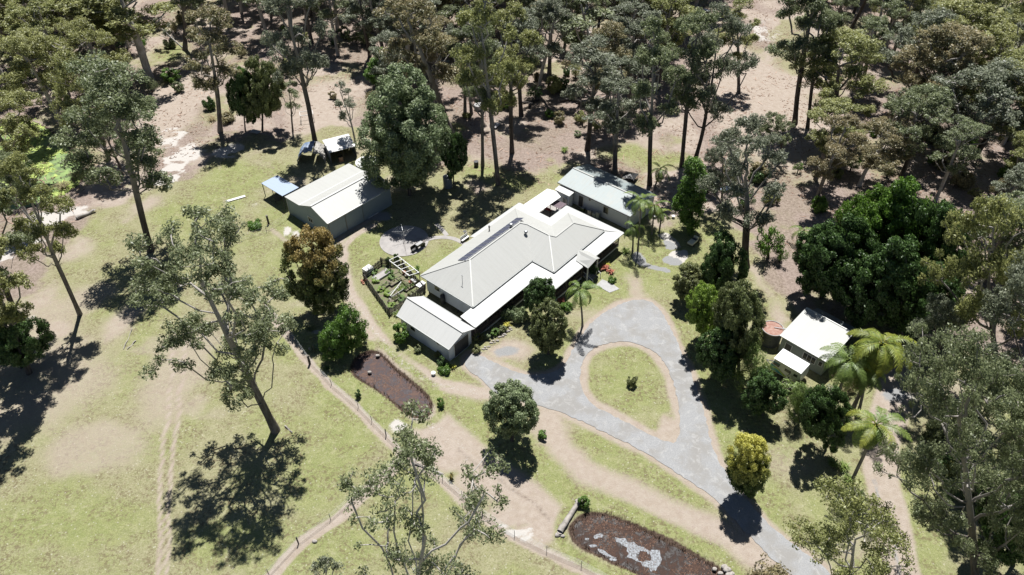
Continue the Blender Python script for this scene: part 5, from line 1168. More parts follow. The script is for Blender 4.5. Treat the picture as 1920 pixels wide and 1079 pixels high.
# ------------------------------------------------------------------ forest
def inside(px_, py_, P):
    ins = False; n = len(P); j = n - 1
    for i in range(n):
        (x0, y0), (x1, y1) = P[i], P[j]
        if (y0 > py_) != (y1 > py_) and px_ < (x1 - x0) * (py_ - y0) / (y1 - y0) + x0: ins = not ins
        j = i
    return ins
def to_px(x, y, z):
    q = np.array([x, y, z - CAMH]); zz = q @ _f; return 960 + FPX * q[0] / zz, 539.5 - FPX * (q @ _u) / zz
taken = [(o.location.x, o.location.y) for o in C.objects if o.get('category') in ('tree',) ]
ZONES = [
  ([(-260, -40), (240, -120), (262, 60), (250, 120), (215, 175), (60, 190), (-10, 200), (-200, 300)], 6.7, GUMS + WIDE, (17, 24), 'yellow-green gum in the closed forest at the upper left', 'gums of the upper left forest', 'gum_olive'),
  ([(330, -190), (700, -190), (700, 120), (640, 110), (520, 80), (440, 60), (370, 30)], 6.4, GUMS, (17, 24), 'gum in the forest along the top edge above the tarp shelter', 'gums along the top edge, left of centre', None),
  ([(700, -190), (1010, -190), (1010, 60), (990, 100), (930, 80), (850, 105), (780, 150), (740, 190), (700, 130)], 5.6, GUMS, (18, 24), 'gum in the forest along the top edge behind the big pale green tree', 'gums along the top edge, centre', None),
  ([(1010, -190), (1330, -190), (1330, 0), (1250, 130), (1200, 175), (1120, 150), (1065, 80), (1055, 30), (1010, 20)], 5.8, GUMS, (18, 24), 'gum in the forest along the top edge behind the annex', 'gums along the top edge, right of centre', None),
  ([(1330, -190), (1760, -190), (1760, 20), (1720, 130), (1600, 190), (1560, 130), (1540, 30), (1480, -30), (1330, -20)], 6.8, GUMS + WIDE, (15, 21), 'gum of the upper right forest beyond the dry clearing', 'gums of the upper right forest', None),
  ([(1820, 110), (2150, 60), (2150, 330), (1850, 330), (1720, 300), (1650, 230), (1700, 150)], 7.2, WIDE + GUMS, (16, 21), 'olive gum of the right-hand forest above the dark glossy trees', 'olive gums of the right-hand forest', 'gum_olive'),
  ([(1540, 300), (1640, 240), (1720, 310), (1850, 335), (2150, 340), (2150, 600), (1960, 640), (1850, 600), (1810, 430), (1700, 340), (1600, 400), (1530, 440), (1500, 390)], 6.6, WIDE + GUMS, (11, 17), 'bushy gum on the slope just above and right of the dark glossy trees', 'bushy gums around the dark glossy trees', None),
  ([(1930, 620), (2150, 600), (2200, 1000), (2010, 1000), (1930, 860), (1870, 760), (1760, 700), (1850, 640)], 6.5, WIDE, (13, 18), 'grey gum at the right edge above the huge dark gum', 'grey gums at the right edge', 'gum_grey')]
ZONES.insert(3, ([(700, 120), (800, 150), (990, 95), (1060, 90), (1120, 150), (1250, 130), (1250, 210), (1130, 235), (1100, 170), (1020, 170), (985, 225), (860, 225), (740, 215)], 8.5, GUMS + THIN[:2], (15, 22), 'gum rising from the pinkish leaf-littered floor behind the house', 'gums on the open forest floor behind the house', None))
rz_ = random.Random(77); total = 0
for P, sp, keys, hr, lab, grp, lf in ZONES:
    xs_ = [p[0] for p in P]; ys_ = [p[1] for p in P]; W4 = [tuple(un(x, y)[:2]) for x, y in P]
    bx0, bx1 = min(a for a, b_ in W4), max(a for a, b_ in W4); by0, by1 = min(b_ for a, b_ in W4), max(b_ for a, b_ in W4)
    for _ in range(2600):
        x, y = rz_.uniform(bx0, bx1), rz_.uniform(by0, by1)
        if not inside(x, y, W4): continue
        if any((x - a) ** 2 + (y - b_) ** 2 < sp * sp for a, b_ in taken): continue
        H = rz_.uniform(*hr); t0 = to_px(x, y, H); b0 = to_px(x, y, 0)
        if t0[1] > 1120 or b0[1] < -95 or max(t0[0], b0[0]) < -60 or min(t0[0], b0[0]) > 1985: continue
        if t0[1] < -10 and to_px(x, y, H * .4)[1] < -5 and b0[1] < -60: continue
        key = rz_.choice(keys); cwid = H * rz_.uniform(.44, .60) if key in GUMS else H * rz_.uniform(.74, .98)
        leaf = lf if (lf and rz_.random() < .75) else rz_.choice(['gum', 'gum_olive', 'gum_grey', 'gum', 'gum_rust', 'gum_grey', 'gum', 'gum_olive'])
        place(key, 'gum_tree', x, y, H, cwid, rz_.uniform(-.05, .05), label=lab, group=grp, leaf=leaf, bark=rz_.choice(['gum', 'dark', 'pale', 'gum', 'pale']), rng=rz_)
        taken.append((x, y)); total += 1
print('forest trees', total)
# understorey
US = [([(640, 60), (1330, 60), (1250, 250), (1150, 260), (1000, 215), (850, 240), (700, 200)], 34, 'low scrub bush on the leaf-littered forest floor behind the house'),
      ([(1500, 260), (1900, 240), (1900, 420), (1620, 400), (1480, 420), (1440, 330)], 26, 'low scrub bush under the right-hand forest'),
      ([(1230, 330), (1340, 300), (1480, 330), (1500, 420), (1400, 400), (1330, 400)], 8, 'low scrub bush on the dry slope below the clearing'),
      ([(0, 40), (330, 60), (380, 150), (240, 230), (150, 215), (0, 200)], 22, 'low scrub bush under the upper left forest'),
      ([(340, 40), (700, 80), (640, 190), (560, 170), (430, 160), (380, 110)], 16, 'low scrub bush behind the dense dark green clump'),
      ([(1720, 800), (1960, 760), (1960, 1060), (1850, 1060), (1760, 900)], 10, 'low scrub bush in the shade of the huge dark gum')]
for P, k, lab in US:
    for _ in range(k):
        for _t in range(50):
            x, y = rz_.uniform(min(p[0] for p in P), max(p[0] for p in P)), rz_.uniform(min(p[1] for p in P), max(p[1] for p in P))
            if inside(x, y, P): break
        wd = rz_.uniform(1.4, 3.8); shrub(rz_.choice(['bush', 'bush2', 'scrub', 'scrub']), x, y, wd, lab, 'scrub_bush', wd * rz_.uniform(.6, 1.1), rz_.choice(['gum', 'mid', 'gum_olive', 'gum_rust', 'dark', 'bright']), 'bush', lab.replace('low scrub bush', 'scrub bushes'))

# ------------------------------------------------------------------ fences
def gpt(px, py, h=0): p = un(px, py); return (p[0], p[1], h)
def wire_fence(px, label, hgt=1.15, step=3.6, mesh=False, thick=.05):
    W = [gpt(*p) for p in px]; o = W[0]; t = empty('wire_fence', o, 0, label, 'fence'); posts = []
    for a, b_ in zip(W[:-1], W[1:]):
        L_ = math.hypot(b_[0] - a[0], b_[1] - a[1]); k = max(1, round(L_ / step))
        for j in range(k): f = j / k; posts.append((a[0] + (b_[0] - a[0]) * f - o[0], a[1] + (b_[1] - a[1]) * f - o[1]))
    posts.append((W[-1][0] - o[0], W[-1][1] - o[1]))
    rr = random.Random(len(px))
    for i, p in enumerate(posts):
        q = MB(); th = thick if i % 4 else thick * 2.2; q.bar((p[0], p[1], -.1), (p[0] + rr.uniform(-.05, .05), p[1] + rr.uniform(-.05, .05), hgt * (1 if i % 4 else 1.1)), th); q.build('post', M['steel_dark'] if i % 4 else M['timber_dark'], t)
    q = MB()
    for z in (.2, .5, .8, 1.08) if not mesh else (.1, .35, .6, .85, 1.1):
        for a, b_ in zip(posts[:-1], posts[1:]):
            m_ = ((a[0] + b_[0]) / 2, (a[1] + b_[1]) / 2, z - .04); q.bar((*a, z), m_, .014); q.bar(m_, (*b_, z), .014)
    q.build('wire', M['gutter'], t); return t
wire_fence(FENCE_A, 'wire fence running from the shed corner toward the paddock gum')
wire_fence(FENCE_B, 'wire fence along the pale strip left of the long pond')
wire_fence(FENCE_C, 'wire fence running down to the left from the fence corner')
wire_fence(FENCE_D, 'wire fence running from the fence corner to the bottom edge under the pond', mesh=True)
def fpost(px, py, h, label, rad=.11, tilt=(0, 0), mat='timber_dark'):
    p = gpt(px, py); t = empty('fence_post', p, 0, label, 'post'); q = MB(); q.cyl((0, 0, 0), rad, h, 10, rad * .9); o = q.build('shaft', M[mat], t); q = MB(); q.cyl((0, 0, h), rad * 1.05, .03, 10); q.build('cap', M['timber'], t); t.rotation_euler = (*tilt, 0)
fpost(504, 420, 1.6, 'thick dark strainer post near the shed corner', .17); fpost(581, 683, 1.6, 'thick dark strainer post on the paddock fence left of the long pond', .15)
fpost(758, 858, 1.6, 'dark strainer post at the fence corner', .14); fpost(590, 662, 1.4, 'thin dark stake beside the pale spiky clump', .05); fpost(1130, 212, 1.4, 'short burnt post in the clearing behind the annex', .14)
fpost(1509, 807, 1.1, 'small dark stake on the lawn right of the driveway', .08)
t = empty('corner_brace', gpt(757, 858), 0, 'dark triangular brace at the fence corner', 'fence brace')
q = MB(); q.bar((0, .05, 1.3), (-.7, -1.5, .05), .12); q.build('brace_rail', M['timber_dark'], t); q = MB(); q.bar((0, .05, 1.3), (.9, -1.1, .05), .12); q.build('brace_rail', M['timber_dark'], t)

# ------------------------------------------------------------------ picket vegetable garden
GC = [np.array(gpt(683, 524)[:2]), np.array(gpt(731, 592)[:2]), np.array(gpt(797, 548)[:2]), np.array(gpt(756, 502)[:2]), np.array(gpt(716, 497)[:2])]
g0 = GC[0]; pf = empty('picket_fence', (g0[0], g0[1], 0), 0, 'dark weathered picket fence around the vegetable beds left of the house', 'fence')
rr = random.Random(4)
for a, b_ in zip(GC, GC[1:] + GC[:1]):
    a = a - g0; b_ = b_ - g0; L_ = np.linalg.norm(b_ - a); d = (b_ - a) / L_; k = int(L_ / .17); q = MB(); ang = math.atan2(d[1], d[0])
    for j in range(k):
        p = a + d * (j + .5) * L_ / k; h = rr.uniform(1.02, 1.35); q.box((p[0] + rr.uniform(-.02, .02), p[1], h / 2), (.12, .025, h), ang)
    pn = q.build('picket_panel', M['picket_s'], pf)
    q = MB(); nv = np.array([-d[1], d[0]]) * .05
    for z in (.35, .9): q.bar((*(a + nv), z), (*(b_ + nv), z), .05, .08)
    q.build('rail', M['timber_dark'], pn)
    q = MB(); q.box((a[0], a[1], .72), (.16, .16, 1.44), ang); q.build('post', M['timber_dark'], pf)
cen = sum(GC[:4]) / 4; dv = (GC[2] - GC[1]) / np.linalg.norm(GC[2] - GC[1]); av = math.atan2(dv[1], dv[0]); nv_ = np.array([dv[1], -dv[0]])
so_ = flat_sheet('garden_soil', [tuple(p) for p in GC], .02, M['soil'], jag=.02); tag(so_, kind='structure')
def bed(px, py, lx, ly, label, fill, plants, h=.35, curved=False, wallm='timber'):
    p = gpt(px, py); t = empty('raised_bed', p, av, label, 'garden bed'); q = MB()
    for s in (-1, 1): q.box((0, s * ly / 2, h / 2), (lx, .05, h)); q.box((s * lx / 2, 0, h / 2), (.05, ly - .05, h))
    q.build('bed_frame', M[wallm], t); q = MB(); q.box((0, 0, h / 2 - .03), (lx - .05, ly - .05, h)); q.build('bed_soil', M[fill], t)
    if plants:
        rng = np.random.RandomState(int(px)); cl = np.array([[rng.uniform(-lx / 2 + .1, lx / 2 - .1), rng.uniform(-ly / 2 + .1, ly / 2 - .1), h + .05] for _ in range(plants)])
        V, F, T = leaf_arrays(rng, cl, .22, 30, .16, .8); me = np_mesh('seedlings', V, [F], {'tint': T}); me.materials.append(LM[rr.choice(['bright', 'lime', 'mid'])]); link('seedlings', me, None, t)
    if curved:
        for x in (-.45, .45):
            q = MB(); pr_ = None
            for j in range(9):
                a_ = math.pi * j / 8; pp_ = (x * lx / 1.1, -ly / 2 * math.cos(a_), h + .55 * math.sin(a_))
                if pr_: q.bar(pr_, pp_, .035)
                pr_ = pp_
            q.build('hoop', M['trim'], t)
bed(715, 519, 2.6, 1.0, 'raised bed with bare soil and white hoops at the top left of the picket garden', 'concrete', 0, curved=True, wallm='metal')
bed(722, 538, 1.6, .7, 'small timber bed left of centre in the picket garden', 'soil', 5); bed(741, 531, 1.9, .8, 'timber bed in the middle of the picket garden', 'soil', 3, wallm='timber_dark')
bed(746, 548, 2.8, .8, 'long grey bed with a white rail near the lower fence of the picket garden', 'soil', 10, wallm='metal'); bed(740, 563, 2.0, .7, 'leafy bed with white hoops at the lowest corner of the picket garden', 'soil', 14, curved=True)
bed(768, 541, 1.8, .7, 'green bed nearest the house in the picket garden', 'soil', 12)
for k, (px, py, lab) in enumerate([(705, 528, 'weedy lettuce patch along the left pickets'), (730, 513, 'leafy patch inside the upper pickets'), (757, 536, 'green patch between the middle beds'), (727, 553, 'yellow-green patch between the lower beds'), (702, 512, 'green patch beside the white tub'), (735, 575, 'leafy patch at the lowest picket corner'), (752, 562, 'leafy patch along the lower pickets'), (772, 553, 'leafy patch along the lower pickets near the garage'), (715, 545, 'leafy patch midway along the left pickets'), (735, 522, 'leafy patch above the middle bed')]):
    shrub('bush', px, py, 1.2, lab, 'vegetable_patch', .5, ['lime', 'bright', 'mid', 'lime', 'bright'][k % 5], 'vegetables')
t = empty('white_rail', gpt(741, 549), av, 'white timber rail leaning across the garden beds', 'rail'); q = MB(); q.bar((-1.2, -.4, .4), (1.5, .3, .9), .08); q.build('bar', M['trim'], t); q = MB(); q.bar((1.5, .3, .9), (1.6, .3, 0), .06); q.build('foot', M['trim'], t)
pe = [np.array(un(x, y, 2.2)) for x, y in [(730, 489), (747, 481.5), (786, 512), (768, 518)]]; p0 = pe[0]
pg_ = empty('pergola', (p0[0], p0[1], 0), 0, 'white open pergola frame at the top of the picket garden', 'pergola')
R_ = [p - np.array([p0[0], p0[1], 0]) for p in pe]
for p in R_: q = MB(); q.bar((p[0], p[1], 0), tuple(p), .1); q.build('post', M['timber'], pg_)
for a, b_ in ((0, 3), (1, 2)): q = MB(); q.bar(tuple(R_[a]), tuple(R_[b_]), .1, .12); q.build('beam', M['trim'], pg_)
for j in range(6): f = j / 5; a = R_[0] + (R_[3] - R_[0]) * f + np.array([0, 0, .1]); b_ = R_[1] + (R_[2] - R_[1]) * f + np.array([0, 0, .1]); q = MB(); q.bar(tuple(a), tuple(b_), .08); q.build('rafter', M['trim'], pg_)
t = empty('water_tub', gpt(691, 512), A50, 'white square plastic tub at the left corner of the picket garden', 'tub'); q = MB(); q.box((0, 0, .5), (1.3, 1.0, 1.0)); q.build('tub_body', M['white_gloss'], t)
q = MB()
for z in (.25, .5, .75): q.box((0, 0, z), (1.36, 1.06, .04))
q.build('cage', M['metal'], t); q = MB(); q.cyl((0, 0, 1.0), .2, .06, 14); q.build('cap', M['metal'], t)
t = empty('stacked_bricks', gpt(681, 528), A50, 'small heap of reddish bricks outside the left corner of the picket garden', 'bricks'); 
for k in range(5): q = MB(); q.box((rr.uniform(-.4, .4), rr.uniform(-.5, .5), .1 + .12 * (k % 2)), (.45, .25, .2), rr.uniform(0, 3)); q.build('brick', M['terracotta'], t)
table(789, 533, A50, 'white-topped potting table between pergola and house wall', M['white_gloss'], 1.3, .8, .9)
table(776, 526, A50 + 1.5, 'narrow pale bench table under the pergola end', M['concrete_pale'], 1.0, .5, .7)
for k, (px, py, m_, lb) in enumerate([(758, 514, 'terracotta', 'terracotta pot at the pergola rail'), (763, 519, 'stone', 'pale pot next to the terracotta one at the pergola'), (770, 532, 'terracotta', 'large brown pot near the potting table'), (1227, 409, 'white_gloss', 'small white bucket right of the annex palms'), (1262, 409, 'white_gloss', 'small white bucket near the bright green upright tree'), (813, 703, 'white_gloss', 'small white tub on the dirt track by the garage'), (663, 420, 'white_gloss', 'white tub on the edge of the shaded lawn by the shed')]):
    t = empty('pot' if k < 3 else 'bucket', gpt(px, py), 0, lb, 'pot' if k < 3 else 'bucket'); q = MB(); q.cyl((0, 0, 0), .2, .4, 16, .28); q.build('pot_body', M[m_], t); q = MB(); q.cyl((0, 0, .38), .29, .04, 16); q.build('rim', M[m_], t)

# clothesline on the pad
t = empty('clothes_line', (padc[0], padc[1], .08), .3, 'rotary clothesline standing in the middle of the round concrete pad', 'clothesline')
q = MB(); q.cyl((0, 0, 0), .035, 2.1, 10); q.build('pole', M['metal'], t)
for k in range(4):
    a = k * math.pi / 2; q = MB(); q.bar((0, 0, 1.75), (1.7 * math.cos(a), 1.7 * math.sin(a), 2.1), .028); q.build('arm', M['metal'], t)
q = MB()
for f in (.35, .55, .75, .97):
    for k in range(4):
        a, b_ = k * math.pi / 2, (k + 1) * math.pi / 2; q.bar((1.7 * f * math.cos(a), 1.7 * f * math.sin(a), 1.75 + .35 * f), (1.7 * f * math.cos(b_), 1.7 * f * math.sin(b_), 1.75 + .35 * f), .007)
q.build('line_wire', M['metal'], t)
pp = gpt(787, 467); t = empty('barbecue', (pp[0], pp[1], .08), A50, 'dark barbecue with pale lid at the right rim of the concrete pad', 'barbecue')
q = MB(); q.box((0, 0, .78), (1.3, .6, .22)); q.build('body', M['steel_dark'], t); q = MB(); q.box((0, 0, .96), (1.2, .55, .14)); q.build('lid', M['concrete_pale'], t)
for x in (-.5, .5):
    for y in (-.22, .22): q = MB(); q.bar((x, y, 0), (x, y, .68), .05); q.build('leg', M['steel_dark'], t)
q = MB(); q.box((.95, 0, .8), (.55, .45, .04)); q.build('side_shelf', M['timber'], t)
shrub('bush', 793, 462, .8, 'potted plant beside the barbecue on the pad', 'potted_plant', .8, 'mid', 'plant')
pp = gpt(778, 471); t = empty('patio_bench', (pp[0], pp[1], .08), A50, 'black seat at the rim of the pad below the barbecue', 'seat'); q = MB(); q.box((0, 0, .42), (1.2, .5, .06)); q.build('seat', M['black'], t); q = MB(); q.box((0, .25, .7), (1.2, .05, .5)); q.build('backrest', M['black'], t)
for x in (-.5, .5): q = MB(); q.box((x, 0, .2), (.06, .45, .4)); q.build('leg', M['black'], t)
q = gpt(872, 451); bench(q[0], q[1], A50, 'white bench at the back wall of the house where the path ends', M['white_gloss'], 1.6)
t = empty('bird_bath', gpt(872, 442), 0, 'small dark pedestal on the back lawn by the path', 'pedestal'); q = MB(); q.cyl((0, 0, 0), .12, .7, 10, .08); q.build('stem', M['steel_dark'], t); q = MB(); q.cyl((0, 0, .7), .12, .12, 16, .3); q.build('bowl', M['steel_dark'], t)

# ------------------------------------------------------------------ cart, boards, logs, rocks
p = gpt(1299, 457); t = empty('garden_cart', p, R(48), 'small cream-white ride-on cart parked on the grass east of the turning area', 'cart')
def rbox(name, c, d, mat, par, bev=.06):
    q = MB(); q.box(c, d); o = q.build(name, mat, par); bm_ = o.modifiers.new('b', 'BEVEL'); bm_.width = bev; bm_.segments = 2; return o
cream = simple('cream_paint', (.60, .58, .46), .4, .15, 3)
rbox('tray', (-.45, 0, .5), (1.15, .95, .35), cream, t); rbox('body', (.42, 0, .45), (.6, .9, .3), cream, t); rbox('seat', (.3, 0, .68), (.4, .7, .16), M['steel_dark'], t); rbox('cowl', (.78, 0, .72), (.28, .82, .5), cream, t)
for x in (-.6, .75):
    for y in (-.5, .5):
        q = MB(); nn = 14; V = []
        for yy in (y - .07, y + .07): V += [(x + .22 * math.cos(2 * math.pi * k / nn), yy, .22 + .22 * math.sin(2 * math.pi * k / nn)) for k in range(nn)]
        q.add(V, [tuple(range(nn)), tuple(range(2 * nn - 1, nn - 1, -1))] + [(k, nn + k, nn + (k + 1) % nn, (k + 1) % nn) for k in range(nn)]); q.build('wheel', M['black'], t)
q = MB(); q.bar((.95, 0, .4), (1.6, .1, .3), .06); q.build('drawbar', M['steel_dark'], t)
p = gpt(442, 374, .0); t = empty('white_plank', p, R(30), 'long white board lying on the grass left of the shed', 'board'); q = MB(); q.box((0, 0, .12), (3.2, .55, .05)); q.build('board_face', M['trim'], t)
for x in (-1.2, 1.2): q = MB(); q.box((x, 0, .05), (.12, .5, .1)); q.build('batten', M['timber'], t)
t = empty('white_plank', gpt(700, 405), R(48), 'white plank lying against the shed beside the doors', 'board'); q = MB(); q.box((0, 0, .1), (2.0, .16, .1)); q.build('board_face', M['trim'], t); q = MB(); q.box((0, 0, .03), (.1, .3, .06)); q.build('batten', M['timber'], t)
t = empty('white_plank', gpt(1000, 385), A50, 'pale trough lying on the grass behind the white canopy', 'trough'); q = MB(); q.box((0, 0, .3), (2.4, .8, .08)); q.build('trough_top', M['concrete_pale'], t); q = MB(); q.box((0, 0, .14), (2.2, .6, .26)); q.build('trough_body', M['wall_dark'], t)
def logm(px0, px1, r, label, name='fallen_log', mat='log', h=.1, branches=0, seed=1):
    a, b_ = np.array(gpt(*px0)), np.array(gpt(*px1)); rng = np.random.RandomState(seed); L_ = np.linalg.norm(b_ - a); t = empty(name, tuple(a), 0, label, 'log')
    P = [(b_ - a) * k / 8 + np.array([0, 0, r + h * math.sin(k)]) * 1.0 + rng.normal(0, .03, 3) * L_ * .15 for k in range(9)]; V, F = sweep(P, [r * (1 - .3 * k / 8) for k in range(9)], 10)
    me = np_mesh('log', V, [F], smooth=True); me.materials.append(M[mat]); link('stem', me, None, t)
    for e in (0, 8): q = MB(); q.cyl((P[e][0], P[e][1], P[e][2] - .02), r * .9, .04, 10); q.build('cut_end', M[mat], t)
    for k in range(branches):
        i = 3 + k % 5; d = rng.normal(0, 1, 3); d[2] = abs(d[2]) * .3; d = d / np.linalg.norm(d) * L_ * .22; V, F = sweep([P[i], P[i] + d * .5 + rng.normal(0, .05, 3), P[i] + d], [r * .4, r * .3, r * .12], 6); me = np_mesh('br', V, [F], smooth=True); me.materials.append(M[mat]); link('branch', me, None, t)
logm((1049, 1000), (1086, 942), .34, 'bleached grey log edging at the left end of the brown pond', branches=0)
logm((145, 412), (178, 398), .3, 'pale fallen log lying in the tree shade by the lily pond', seed=3); logm((60, 430), (20, 450), .25, 'pale log on the sand at the left edge', seed=4, branches=4)
logm((320, 152), (332, 143), .3, 'pale cut log at the end of the dry track upper left', seed=5); logm((830, 890), (775, 870), .12, 'fallen branch beneath the front gum beside the wire fence', seed=6, branches=5); logm((315, 135), (345, 128), .2, 'grey fallen branch at the gully edge upper left', seed=8, branches=4)
logm((1095, 200), (1075, 190), .25, 'dark fallen log in the pale clearing', mat='timber_dark', seed=9, branches=6); logm((992, 203), (1000, 188), .28, 'dark fallen log heap beside the straight dark trunk', mat='timber_dark', seed=10, branches=7); logm((1010, 190), (975, 196), .24, 'second dark log lying by the heap in the clearing', mat='timber_dark', seed=14, branches=5); logm((1050, 192), (1085, 186), .3, 'thick dark log at the right of the pale clearing', mat='timber_dark', seed=15, branches=6)
logm((800, 235), (838, 245), .14, 'pale fallen branch left of the rust-tinged gum base', seed=11, branches=3); logm((1740, 275), (1790, 270), .14, 'white dead branch among the right-hand gums', seed=12, branches=5); logm((1395, 348), (1360, 352), .15, 'white dead branch right of the upright green tree', seed=13, branches=4)
logm((535, 800), (548, 812), .1, 'short stick on the grass right of the paddock gum', seed=21, branches=2); logm((255, 640), (240, 655), .08, 'thin stick lying in the paddock', seed=22, branches=2); logm((232, 655), (248, 618), .06, 'long thin stick lying in the paddock above the thin one', seed=23)
def rock(px, py, r, label, seed, mat='stone', grp=None):
    p = gpt(px, py); rng = np.random.RandomState(seed); V = []; F = []; n1_, n2_ = 7, 10
    for i in range(n1_ + 1):
        th = math.pi * i / n1_
        for j in range(n2_): a = 2 * math.pi * j / n2_; k = 1 + rng.uniform(-.18, .18); V.append((r * k * math.sin(th) * math.cos(a), r * k * math.sin(th) * math.sin(a) * .8, r * .6 * k * math.cos(th)))
    for i in range(n1_):
        for j in range(n2_): F.append((i * n2_ + j, (i + 1) * n2_ + j, (i + 1) * n2_ + (j + 1) % n2_, i * n2_ + (j + 1) % n2_))
    q = MB(); q.add(V, F); o = q.build('rock', M[mat], None, True); o.location = (p[0], p[1], r * .3); tag(o, label, 'rock', grp)
for k, (px, py, r_) in enumerate([(1358, 1064, .35), (1363, 1070, .45), (1372, 1077, .3), (1350, 1076, .28), (1340, 1068, .25), (1083, 940, .3), (1046, 1004, .35), (1055, 1006, .25), (1366, 1080, .4)]): rock(px, py, r_, 'pale rock in the small heap at the %s end of the brown pond' % ('right' if px > 1300 else 'left'), 30 + k, grp='rocks at the ends of the scummy pond')
for k in range(34):
    px, py = [(888 + k * 2.6, 668 - k * 1.9 + 2 * math.sin(k)), ][0]
    if k < 26: rock(px + 6, py - 4 + (3 if k % 2 else 0), random.Random(k).uniform(.12, .24), 'small pale border rock along the front garden bed', 60 + k, grp='border rocks of the front garden bed')
for k, (px, py, lb) in enumerate([(708, 668, 'pale stone on the grass at the top of the long pond'), (693, 699, 'light stone poking out of the long pond'), (685, 644, 'dark stone right of the long-leaved bushes'), (582, 655, 'pale stone at the foot of the spiky clump'), (590, 1016, 'pale stone in the lower paddock')]): rock(px, py, .28, lb, 90 + k, 'stone' if k != 2 else 'steel_dark')
# things standing in the forest
t = empty('metal_frame', gpt(566, 232), .3, 'white pipe frame standing behind the tall gum', 'frame')
for a, b_ in [((0, 0, 0), (0, 0, 1.6)), ((2.4, 0, 0), (2.4, 0, 1.6)), ((0, 1.6, 0), (0, 1.6, 1.6)), ((2.4, 1.6, 0), (2.4, 1.6, 1.6)), ((0, 0, 1.6), (2.4, 0, 1.6)), ((0, 1.6, 1.6), (2.4, 1.6, 1.6)), ((0, 0, 1.6), (0, 1.6, 1.6)), ((2.4, 0, 1.6), (2.4, 1.6, 1.6))]: q = MB(); q.bar(a, b_, .08); q.build('pipe', M['trim'], t)
t = empty('trampoline', gpt(1180, 338), R(20), 'black tarpaulin-covered frame behind the annex roof', 'frame'); q = MB(); q.add([(-1.7, 0, .9), (0, -1.5, .9), (1.7, 0, .9), (0, 1.5, .9), (0, 0, 1.35)], [(0, 1, 4), (1, 2, 4), (2, 3, 4), (3, 0, 4)]); q.build('cover', M['black'], t)
for x, y in ((-1.6, 0), (0, -1.4), (1.6, 0), (0, 1.4)): q = MB(); q.bar((x, y, 0), (x, y, .9), .08); q.build('leg', M['steel_dark'], t)
t = empty('drum', gpt(893, 312), 0, 'black drum at the foot of the kinked gum', 'drum'); q = MB(); q.cyl((0, 0, 0), .4, .95, 18); q.build('drum_body', M['black'], t); q = MB(); q.cyl((0, 0, .95), .42, .04, 18); q.cyl((0, 0, .4), .42, .04, 18); q.build('rim', M['steel_dark'], t)
for k, (px, py, c_, lb) in enumerate([(835, 118, 'concrete_pale', 'pale sheet of iron on the ground behind the rust-tinged gum'), (870, 150, 'concrete_pale', 'white sheet leaning among the trunks behind the house'), (792, 128, 'red', 'small red box left of the pale sheet in the forest'), (738, 92, 'blue_sheet', 'blue box glimpsed through the trees near the top edge'), (480, 250, 'concrete_pale', 'pale boards lying in the shade under the dense clump'), (1360, 357, 'blue_sheet', 'white and blue litter under the twiggy grey gum'), (930, 238, 'concrete_pale', 'pale branch pile between the two straight trunks'), (690, 270, 'concrete_pale', 'pale scrap heap right of the open white shelter'), (1325, 22, 'white_gloss', 'white speck of a crate in the upper right forest')]):
    t = empty('scrap_sheet', gpt(px, py), k * .7, lb, 'scrap'); q = MB(); q.box((0, 0, .35), (1.9, 1.1, .06)); q.build('sheet', M[c_], t); q = MB(); q.box((0, 0, .16), (1.2, .8, .32)); q.build('crate', M['timber'], t)
for k, (px, py, lb) in enumerate([(525, 366, 'dark bin under the blue-grey awning'), (537, 357, 'dark box standing behind the blue-grey awning'), (640, 303, 'reddish bin beside the shade in front of the open shelter')]):
    t = empty('bin', gpt(px, py), k, lb, 'bin'); q = MB(); q.box((0, 0, .5), (.6, .7, 1.0)); q.build('bin_body', M['tank_blue'] if k < 2 else M['rust'], t); q = MB(); q.box((0, 0, 1.03), (.64, .74, .06)); q.build('lid', M['black'], t)
for k, x in enumerate((5.6, 7.0, 7.9, 8.6)):      # tubs along the annex wall
    c = (7.48 + x * math.cos(R(-40.9)) + .3 * math.sin(R(-40.9)), 99.27 + x * math.sin(R(-40.9)) - .3 * math.cos(R(-40.9)) , 0)
    t = empty('storage_tub', c, R(-40.9), ['green tub nearest the annex door', 'white tub against the annex wall left of the window', 'blue tub second from the annex window', 'tall blue bin just left of the annex window'][k], 'tub'); q = MB(); hh = (.7, .8, .7, 1.2)[k]; q.box((0, 0, hh / 2), (.6, .5, hh)); q.build('tub_body', [LM['dark'], M['concrete_pale'], M['tank_blue'], M['tank_blue']][k], t); q = MB(); q.box((0, 0, hh + .02), (.64, .54, .04)); q.build('lid', M['metal'], t)

